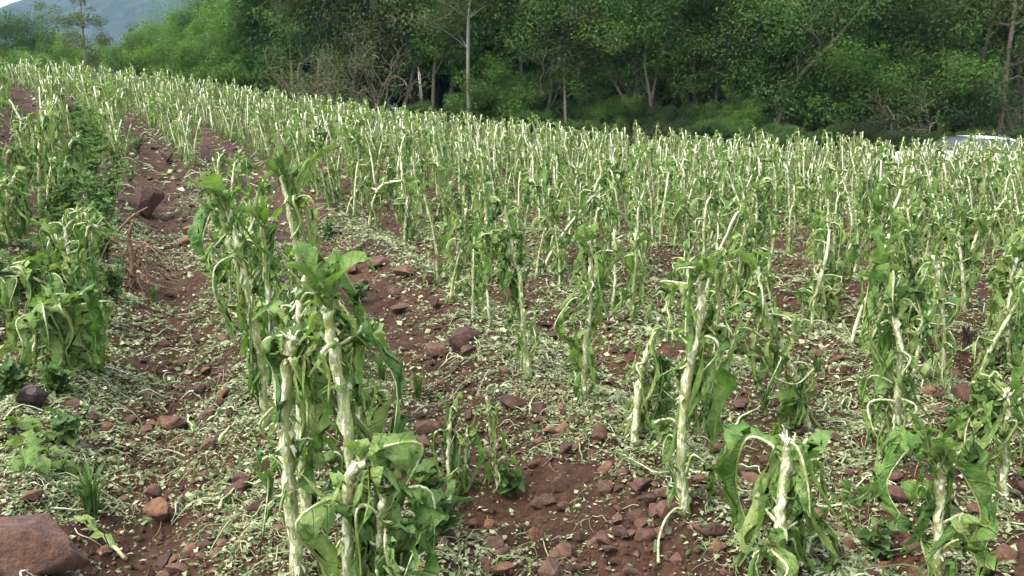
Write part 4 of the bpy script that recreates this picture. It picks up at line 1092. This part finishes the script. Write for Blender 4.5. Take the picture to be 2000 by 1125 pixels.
# gravel and crumbs: one mass
oct_v = np.array([(1, 0, 0), (-1, 0, 0), (0, 1, 0), (0, -1, 0), (0, 0, 1), (0, 0, -1)], float)
oct_f = np.array([(0, 2, 4), (2, 1, 4), (1, 3, 4), (3, 0, 4), (2, 0, 5), (1, 2, 5), (3, 1, 5), (0, 3, 5)])
ng = 22000
d = 2.3 + rk.uniform(0, 1, ng) ** 1.6 * 10; a = rk.uniform(-R(33), R(33), ng); x, y = d * np.sin(a), d * np.cos(a)
keep = rk.random(ng) < .12 + .88 * sstep(.2, .6, row_dist(x, y)) * (sstep(.3, .65, vnoise(x * 1.7, y * 1.7, 72)) + .15)
x, y, d = x[keep], y[keep], d[keep]; ng = len(x); z = height(x, y)
s = (np.minimum(.004 + rk.exponential(.005, ng), .02) * (1 + d * .05))[:, None, None]
V = oct_v[None] * rk.uniform(.55, 1.2, (ng, 6, 1)) * s * rk.uniform(.7, 1.2, (ng, 1, 3))
V = V + np.stack([x, y, z + s[:, 0, 0] * .3], 1)[:, None]
crumbs = MB()
F3 = (np.arange(ng)[:, None, None] * 6 + oct_f[None]).reshape(-1, 3)
crumbs.add(V.reshape(-1, 3), np.concatenate([F3, np.full((len(F3), 1), -10**8)], 1))
link('soil_crumbs', crumbs.mesh('soil_crumbs', ['rubble'], False), kind='stuff', label='crumbs of red soil and gravel strewn over the furrows', category='gravel')
rub = MB(); RV = []
for me in ROCKS:
    v_ = np.empty(len(me.vertices) * 3); me.vertices.foreach_get('co', v_); RV.append((v_.reshape(-1, 3), np.array([tuple(p.vertices) for p in me.polygons])))
for _, s_, x, y in smallr[210:]:
    v_, f_ = RV[int(rk.integers(0, 14))]; a = rk.uniform(0, 6.28); c_, q_ = math.cos(a), math.sin(a)
    W = v_ * np.array([1, rk.uniform(.8, 1.1), rk.uniform(.7, 1.1)]) * s_; W = np.stack([W[:, 0] * c_ - W[:, 1] * q_ + x, W[:, 0] * q_ + W[:, 1] * c_ + y, W[:, 2] + H(x, y) + s_ * .3], 1)
    rub.add(W, np.concatenate([f_, np.full((len(f_), 1), -10**8)], 1))
link('rubble', rub.mesh('rubble', ['rubble'], False), kind='stuff', label='small clods and broken stones scattered in the furrows', category='rubble')

# ------------------------------------------------------------------ shredded leaves on the ground (uncountable)
rl = np.random.default_rng(21)
def litter_density(x, y):
    rd = row_dist(x, y); u, v = uv_of(x, y); v = v + bend(u)
    base = .44 + .75 * (1 - sstep(.12, .55, rd))
    patch = sstep(.36, .62, vnoise(x * 1.5 + 7, y * 1.5, 51) * .6 + vnoise(x * 4.2, y * 4.2, 52) * .4)
    dd = np.clip(base * (.25 + 1.0 * patch), 0, 1)
    bare = np.exp(-((v - 1.30) / .25) ** 2) * .75 * (1 - sstep(7, 12, u)) + np.exp(-((v + .15) / .22) ** 2) * .45
    return np.clip(dd * (1 - bare * (1 - .4 * patch)), .02, 1)
lit = MB()
for lo, hi, cnt, size in ((2.2, 5, 150000, .0068), (5, 10, 150000, .0105), (10, 32, 80000, .025)):
    d = np.sqrt(rl.uniform(lo * lo, hi * hi, cnt)); a = rl.uniform(-R(33), R(33), cnt)
    x, y = d * np.sin(a), d * np.cos(a)
    k = (rl.random(cnt) < litter_density(x, y)) & (y < edge_y(x)); x, y = x[k], y[k]; n = len(x)
    z = height(x, y) + rl.uniform(.002, .014, n) + (.004 if lo < 5 else .012)
    L = (size * np.minimum(rl.lognormal(0, .6, n), 2.6))[:, None]; W = L * rl.uniform(.18, .8, (n, 1))
    th = rl.uniform(0, 6.28, n); t = np.stack([np.cos(th), np.sin(th), rl.normal(0, .3, n)], 1); t = unit(t)
    nr = unit(np.stack([rl.normal(0, .6, n), rl.normal(0, .6, n), np.ones(n)], 1)); b_ = unit(np.cross(nr, t)); nr = np.cross(t, b_)
    P = np.stack([x, y, z], 1); cu = L * rl.normal(0, .3, (n, 1))
    def j(): return rl.uniform(.6, 1.35, (n, 1))
    V = np.stack([P - t * L * j(), P - b_ * W * j() + nr * cu, P + t * L * j(), P + b_ * W * j() + nr * cu * .6], 1).reshape(-1, 3)
    i = np.arange(n)[:, None] * 4
    lit.add(V, np.concatenate([i + np.array([[0, 1, 2, 3]])]))
link('leaf_scraps', lit.mesh('leaf_scraps', ['litter'], False), kind='stuff', label='pale shredded leaf scraps strewn over the ground by hail', category='leaf litter')
print('litter', lit.n)
# larger torn pieces of leaf, crumpled
tp = MB()
def torn(cnt, lo, hi, s0, s1):
    d = np.sqrt(rl.uniform(lo * lo, hi * hi, cnt)); a = rl.uniform(-R(33), R(33), cnt); x, y = d * np.sin(a), d * np.cos(a)
    k = rl.random(cnt) < litter_density(x, y) ** 1.3
    for x_, y_ in zip(x[k], y[k]):
        L = rl.uniform(s0, s1); th = rl.uniform(0, 6.28); t = np.array([math.cos(th), math.sin(th), rl.normal(0, .2)]); o_ = np.array([-math.sin(th), math.cos(th), 0])
        P = np.array([x_, y_, H(x_, y_) + .012]) + np.linspace(-.5, .5, 5)[:, None] * L * t + rl.normal(size=(5, 3)) * .1 * L * np.array([.6, .6, .5])
        P[:, 2] = np.maximum(P[:, 2], height(P[:, 0], P[:, 1]) + .004)
        blade(tp, P, np.repeat(o_[None], 5, 0), L * rl.uniform(.12, .32) * np.sin(np.linspace(.5, 2.8, 5)), rl, .5, rl.uniform(-.5, .9), .15 * L, .15, 2)
torn(650, 2.2, 5.5, .03, .08); torn(800, 5.5, 11, .05, .12)
link('torn_leaves', tp.mesh('torn_leaves', ['torn']), kind='stuff', label='crumpled torn pieces of leaf lying between the stalks', category='leaf litter')
# torn ribs and strips
st = MB()
def strips(n, lo, hi, lmin, lmax, rad, kk):
    d = np.sqrt(rl.uniform(lo * lo, hi * hi, n)); a = rl.uniform(-R(33), R(33), n); x, y = d * np.sin(a), d * np.cos(a)
    k = (rl.random(n) < np.clip(litter_density(x, y) * 1.2 - .12, 0, 1)) & (y < edge_y(x)); x, y = x[k], y[k]; n = len(x)
    L = rl.uniform(lmin, lmax, n); th = rl.uniform(0, 6.28, n); cv = rl.normal(0, 1.1, n)
    T = np.linspace(0, 1, 6)[None]
    ang = th[:, None] + cv[:, None] * T + rl.normal(0, .25, (n, 6))
    sx = np.cumsum(np.cos(ang), 1) / 6 * L[:, None] + x[:, None]; sy = np.cumsum(np.sin(ang), 1) / 6 * L[:, None] + y[:, None]
    sz = height(sx.ravel(), sy.ravel()).reshape(sx.shape) + np.sin(T * math.pi) * rl.uniform(0, .05, (n, 1)) * (L[:, None] / .2) + (.008 if lo < 5 else .016)
    r = rad * rl.uniform(.5, 1.3, (n, 1)) * (1.1 - .7 * T)
    C = np.stack([sx, sy, sz], -1)
    tx = unit(np.gradient(C, axis=1)); up = np.array([0, 0, 1.]); sd_ = unit(np.cross(tx, up)); u2 = np.cross(sd_, tx)
    ring = np.stack([C + sd_ * r[..., None], C + u2 * r[..., None], C - sd_ * r[..., None]], 2)   # n,6,3,3
    i = (np.arange(n)[:, None, None] * 18 + np.arange(5)[None, :, None] * 3)
    jj = np.arange(3)[None, None]; j2 = (jj + 1) % 3
    F = np.stack([i + jj, i + j2, i + 3 + j2, i + 3 + jj], -1).reshape(-1, 4)
    st.add(ring.reshape(-1, 3), F)
strips(10000, 2.2, 5.5, .02, .15, .0017, 0)
strips(700, 2.2, 5.5, .06, .26, .0045, 0)
strips(9000, 5.5, 12, .05, .22, .0028, 0)
strips(3000, 12, 28, .12, .4, .010, 0)
link('torn_strips', st.mesh('torn_strips', ['strip']), kind='stuff', label='torn pale leaf ribs and strips lying among the stalks', category='leaf litter')

# fallen stalks one can pick out
def fallen(pxs, r, label, lift=.012, m='rib', name='fallen_stalk', leaf=0, cat='stalk', seed=1, arch=0, lm='leaf'):
    rng = np.random.default_rng(seed)
    pts = [at(*p) for p in pxs]; base = pts[0].copy()
    P = smooth_path([p - base for p in pts], 14)
    for q in range(14): P[q, 2] = H(P[q, 0] + base[0], P[q, 1] + base[1]) - base[2] + lift + arch * math.sin(q / 13 * math.pi)
    o = link(name, None, None, base, label=label, category=cat)
    mb = MB(); P[1:-1] += rng.normal(size=(12, 3)) * .006
    add_tube(mb, P, np.linspace(r, r * .4, 14) * rng.uniform(.65, 1.15, 14) * .62, 7, 0, .25, rng)
    if m == 'rib': blade(mb, P[1:], np.cross(unit(np.gradient(P[1:], axis=0)), np.array([0, 0, 1.])), np.full(13, .012), rng, .9, .3, .004, .35, 1, 1)
    link('stalk' if m == 'rib' else 'stick', mb.mesh('stalk', [m, 'torn']), o)
    if leaf:
        bl = MB(); S = np.cross(unit(np.gradient(P, axis=0)), np.array([0, 0, 1.])) ; blade(bl, P[3:] + [0, 0, .006], S[3:], leaf * np.sin(np.linspace(.3, 3.0, 11)), rng, .3, .2, .01, .1, 3); link('leaf', bl.mesh('leaf', [lm]), o)
    return o
FALL = [
 ([(368, 812), (372, 838), (378, 858)], .011, 'short white stripped stalk against the flat pinkish stone'),
 ([(405, 822), (440, 816), (480, 818)], .012, 'pale stalk lying right of the flat pinkish stone'),
 ([(430, 1010), (455, 960), (500, 938), (530, 935)], .010, 'bent pale stalk draped over the long brown stone'),
 ([(245, 1098), (200, 1060), (155, 1025)], .012, 'pale stalk with leaf scraps lying right of the large boulder'),
 ([(430, 880), (455, 850), (470, 842)], .014, 'thick pale stalk piece on the ridge left of the clump'),
 ([(855, 600), (900, 590), (935, 605)], .010, 'pale stalk lying behind the touching stone pair'),
 ([(1345, 905), (1400, 895), (1470, 915), (1490, 930)], .010, 'pale stalk arching over scraps right of the tall scarred stalk'),
 ([(1390, 960), (1340, 935), (1280, 940), (1200, 900)], .010, 'long pale stalk running left from the foot of the tall scarred stalk'),
 ([(1285, 1125), (1295, 1060), (1320, 1030), (1350, 1020)], .010, 'white forked stalk at the bottom edge below the tall scarred stalk'),
 ([(1430, 845), (1480, 805), (1540, 775)], .010, 'long pale stalk lying below the leaning stalk, right of centre'),
 ([(1595, 800), (1650, 790), (1660, 805)], .009, 'pale stalk spreading right from the foot of the leaning stalk'),
 ([(1850, 880), (1880, 915), (1900, 935), (1960, 940)], .010, 'zigzag white stalk lying near the stubby pale stalk'),
 ([(1930, 960), (1970, 970), (2005, 995)], .012, 'white stalk running off the right edge'),
 ([(1800, 748), (1828, 712), (1845, 740), (1860, 790)], .009, 'curled white leaf rib bent like a peg, right side'),
 ([(1880, 700), (1900, 690), (1930, 678)], .014, 'short cream stalk end by the dead straw clump'),
 ([(1560, 1125), (1585, 1090), (1600, 1075)], .016, 'thick white cut stalk at the bottom edge beside the snapped stalk'),
 ([(760, 880), (800, 925), (840, 930)], .014, 'yellow green stalk lying right of the clump foot'),
 ([(960, 860), (985, 870), (1000, 880)], .007, 'thin pale curl right of the standing green stubs'),
 ([(1000, 755), (960, 765), (930, 790)], .008, 'pale stalk lying left of the bent stalk foot'),
 ([(560, 980), (520, 1005), (480, 1025)], .010, 'pale rib running from the broken scarred stalk foot'),
]
for k, (p, r, lab) in enumerate(FALL): fallen(p, r, lab, lift=.02, leaf=.03 if k in (3, 16) else 0, seed=70 + k, arch=.02)
for k, (p, lab) in enumerate([([(0, 850), (40, 845), (80, 855)], 'uppermost flattened light green leaf at the lower left edge'), ([(-10, 880), (40, 885), (100, 880)], 'long flattened leaf second from the top at the lower left edge'), ([(10, 915), (60, 905), (120, 915)], 'broad flattened leaf in the middle of the lower left patch'),
    ([(60, 880), (110, 870), (150, 890)], 'flattened leaf at the right end of the lower left patch'), ([(0, 945), (50, 935), (95, 950)], 'flattened leaf right above the large boulder'), ([(80, 940), (120, 925), (160, 935)], 'flattened leaf right of the one above the boulder')]):
    fallen(p, .007, lab, lift=.03, leaf=.06, seed=170 + k, arch=.03, name='fallen_leaf', cat='leaf', lm='young')
fallen([(810, 815), (845, 800), (885, 785)], .016, 'brown stick lying on the wide stone right of the clump', lift=.05, m='bark', name='stick', cat='stick')
fallen([(1985, 680), (1960, 668), (1920, 655)], .011, 'pale stalk poking in from the right edge', lift=.03)

# uprooted dry roots beside the path furrow
c0 = at(262, 560); o = link('dry_root_clump', None, None, c0, label='uprooted clump of brown dry roots beside the path furrow', category='roots')
rng = np.random.default_rng(88)
for k in range(40):
    a = rng.normal(-.2, 1.0); l = rng.uniform(.2, .62); dd = np.array([math.cos(a), math.sin(a) * .6, 0]); z0 = rng.uniform(.06, .34)
    P = smooth_path([np.array([rng.normal() * .06, rng.normal() * .06, z0]), dd * l * .45 + np.array([0, 0, z0 + rng.normal() * .07]) + rng.normal(size=3) * .03,
                     dd * l + np.array([0, 0, max(.01, z0 - l * .5 + rng.normal() * .06)]) + rng.normal(size=3) * .05], 9)
    mb = MB(); add_tube(mb, P, np.linspace(rng.choice([.003, .004, .006, .011]), .0012, 9), 5, 0, .2, rng); link('root', mb.mesh('root', ['root']), o)
mb = MB(); add_tube(mb, smooth_path([(-.02, 0, -.02), (.0, .02, .2), (-.03, .05, .36), (.03, .0, .5)], 10), np.linspace(.03, .012, 10), 8, 0, .15, rng); link('root_crown', mb.mesh('root_crown', ['root']), o)
for pts in ([(0, 0, .3), (-.12, .03, .42), (-.2, .0, .52)], [(-.02, 0, .36), (.12, .02, .5), (.26, .0, .58)], [(-.1, 0, .38), (-.24, .0, .36), (-.33, 0, .47)]):
    mb = MB(); add_tube(mb, smooth_path(np.array(pts) + [-.1, 0, .05], 8), np.linspace(.013, .006, 8), 6, 0, .15, rng); link('root', mb.mesh('root', ['root']), o)

# ------------------------------------------------------------------ weeds
def weed_parts(seed, h, n, lobed, spread=.35, lw=.3, ll=.07, wm='weed'):
    rng = np.random.default_rng(seed); parts = []
    for k in range(n):
        a = rng.uniform(0, 6.28); o = np.array([math.cos(a), math.sin(a), 0]); hh = h * rng.uniform(.5, 1)
        P = smooth_path([o * .02, o * spread * hh * .4 + [0, 0, hh * .55], o * spread * hh + [0, 0, hh]], 8)
        mb = MB(); add_tube(mb, P, np.linspace(.004, .0018, 8), 4); parts.append(('stem', mb, ['weed'], None))
        lb = MB()
        for q in range(lobed):
            t = rng.uniform(.15, 1); p = P[int(t * 7)]; a2 = rng.uniform(0, 6.28); l = ll * rng.uniform(.5, 1.3)
            o2 = np.array([math.cos(a2), math.sin(a2), rng.uniform(.1, .9)])
            pp = smooth_path([p, p + o2 * l * .5, p + o2 * l + [0, 0, -l * .25]], 5)
            S = np.cross(unit(np.gradient(pp, axis=0)), np.array([0, 0, 1.])) + rng.normal(size=3) * .1
            blade(lb, pp, S, l * lw * np.sin(np.linspace(.3, 3.05, 5)), rng, .15, rng.uniform(-.4, .3), .002, .0, 1)
        if lb.n: parts.append(('leaves', lb, [wm], None))
    return parts
def grass_parts(seed, h, n, m='weed'):
    rng = np.random.default_rng(seed); parts = []
    for k in range(n):
        a = rng.uniform(0, 6.28); o = np.array([math.cos(a), math.sin(a), 0]); hh = h * rng.uniform(.5, 1); s = rng.uniform(.1, .7)
        P = smooth_path([o * .015, o * s * hh * .3 + [0, 0, hh * .6], o * s * hh + [0, 0, hh * .85]], 7)
        bl = MB(); S = np.cross(unit(np.gradient(P, axis=0)), o); blade(bl, P, S, .006 * np.sin(np.linspace(.6, 3.1, 7)), rng, .05, .2, 0, 0, 1); parts.append(('blade', bl, [m], None))
    return parts
WEEDS = [
 (205, 505, .5, 10, 12, 'dense weed right behind the root clump, left'), (150, 500, .45, 9, 11, 'leafy weed right of the small yellow green plant'), (225, 390, .55, 9, 11, 'bushy weed above the dry roots beside the furrow'), (200, 290, .6, 9, 11, 'tall weed between the hooked stalk and the furrow, upper left'), (270, 300, .4, 8, 9, 'weed at the furrow lip left of the orange brown stone'), (125, 440, .45, 9, 10, 'weed right of the draped stalk at left'),
 (190, 470, .5, 9, 11, 'tall leafy weed beside the dry roots, left'), (215, 440, .55, 9, 11, 'tall weed behind the dry roots, left'), (170, 545, .4, 8, 9, 'bushy weed in front of the small yellow green plant, left'),
 (150, 600, .3, 7, 8, 'low weed left of the dry roots'), (230, 330, .6, 9, 11, 'weed patch at the furrow edge, upper left'), (170, 330, .6, 9, 11, 'weed under the hooked stalk, upper left'), (255, 360, .4, 6, 8, 'weed just left of the path furrow, upper left'),
 (165, 640, .34, 11, 12, 'leafy weed at the right flank of the leaf heap, left'), (225, 590, .3, 9, 10, 'weed in front of the dry roots'), (110, 770, .16, 8, 10, 'low weed below the leaf heap, left'), (190, 715, .16, 7, 9, 'low weed between leaf heap and furrow, left'), (30, 770, .2, 9, 10, 'low weed left of the dark purplish stone'),
 (190, 640, .26, 8, 9, 'small weed at the right of the leaf heap'), (700, 600, .2, 6, 7, 'small weed at the foot of the clump, right side'), (835, 990, .2, 6, 8, 'ragged green weed at the bottom right of the clump'),
 (860, 1060, .22, 7, 8, 'low weed near the bottom edge right of the clump'), (1430, 690, .2, 5, 7, 'small weed under the leaning stalk'),
 (1870, 840, .14, 6, 8, 'small feathery weed near the stubby pale stalk'), (1700, 1085, .16, 5, 7, 'small weed seedling in bare soil, bottom right'), (130, 870, .15, 8, 9, 'fresh green weed at the lower left edge'),
 (1000, 960, .14, 5, 7, 'small weed under the standing green stubs'), (640, 470, .3, 6, 8, 'weed between the clump and rock heap'),
]
for k, (x, y, h, n, lb, lab) in enumerate(WEEDS):
    fl = 'flattened' in lab or 'patch cut' in lab
    link_plant(weed_parts(600 + k, h * (.7 if fl else 1), n, lb, 1.8 if fl else .35, .34 if fl else .3, .10 if fl else .07, 'young' if fl else 'weed'), at(x, y), lab, name='weed', cat='weed')
rw = np.random.default_rng(64); wp = []
for k in range(34):
    u = rw.uniform(6.5, 21); v = -1.17 + rw.normal() * .14; x, y = xy_of(u, v - float(bend(u)))
    q_ = 'nearest the dry roots' if u < 9 else 'beside the hooked stalk' if u < 13 else 'near the crest'
    lab, grp = f'green weed between the rows left of the furrow, {q_}', f'weeds left of the furrow {q_}'
    if len(wp) < 4: wp.append(link_plant(weed_parts(660 + k, .5, 9, 11, .4, .32, .085), (x, y, H(x, y)), lab, grp, name='weed', cat='weed', sc=rw.uniform(.8, 1.2)))
    else: copy_thing(wp[k % 4], (x, y, H(x, y)), rw.uniform(0, 6.28), rw.uniform(.8, 1.25), lab, grp)
for k, (x, y, h, n, lab) in enumerate([(745, 735, .24, 26, 'grass tuft right of the clump, left of two'), (815, 765, .24, 28, 'grass tuft in the stony furrow, right of two'), (180, 1010, .26, 34, 'grass tuft right of the large boulder'),
    (1820, 560, .25, 18, 'grass tuft behind the dead straw clump, right side'), (1595, 735, .15, 16, 'yellowish grass tuft beside the leaning stalk'), (700, 700, .2, 18, 'thin grass at the right foot of the clump'), (300, 590, .18, 16, 'thin grass below the dry roots')]):
    link_plant(grass_parts(700 + k, h, n), at(x, y), lab, name='grass_tuft', cat='grass')
link_plant(grass_parts(760, .26, 38, 'straw'), at(1885, 690), 'clump of dead grey brown straw between stalks, right side', name='dead_straw_clump', cat='dead grass')
# standing green stubs in the stony furrow
for k, (pp, lab) in enumerate([([(975, 965), (962, 860), (950, 775)], 'torn green stub standing in the stony furrow, tallest of three'), ([(905, 960), (908, 890), (912, 850)], 'torn green stub standing in the stony furrow, middle of three'), ([(878, 975), (876, 880), (880, 810)], 'green stub with one fresh leaf on top, leftmost of three')]):
    base, sp = spine3d(pp, np.random.default_rng(80 + k))
    link_plant(plant_parts(1200 + k, sp, .017, .009, 2, 3, 2, 2 if k == 2 else 0, .2, 6, 3, (.12, .25), (.010, .022), (.01, .03), shreds=7), base, lab, name='plant_stub')

print('objects', len(bpy.data.objects), 'tris', sum(len(m_.polygons) for m_ in bpy.data.meshes))

# ------------------------------------------------------------------ the air
if HAZE:
    hb = bmesh.new(); bmesh.ops.create_cube(hb, size=1)
    me = bpy.data.meshes.new('haze'); hb.to_mesh(me); hb.free()
    m, nt, out = mat('haze_air')
    pv = nt.nodes.new('ShaderNodeVolumePrincipled'); pv.inputs['Color'].default_value = (.42, .66, 1, 1); pv.inputs['Density'].default_value = HAZE; pv.inputs['Anisotropy'].default_value = .2
    nt.links.new(pv.outputs[0], out.inputs['Volume']); me.materials.append(m)
    o = link('haze', me, None, (0, 560, 85), kind='stuff', label='thin bluish haze in the air over the valley', category='haze'); o.scale = (2700, 1400, 230)
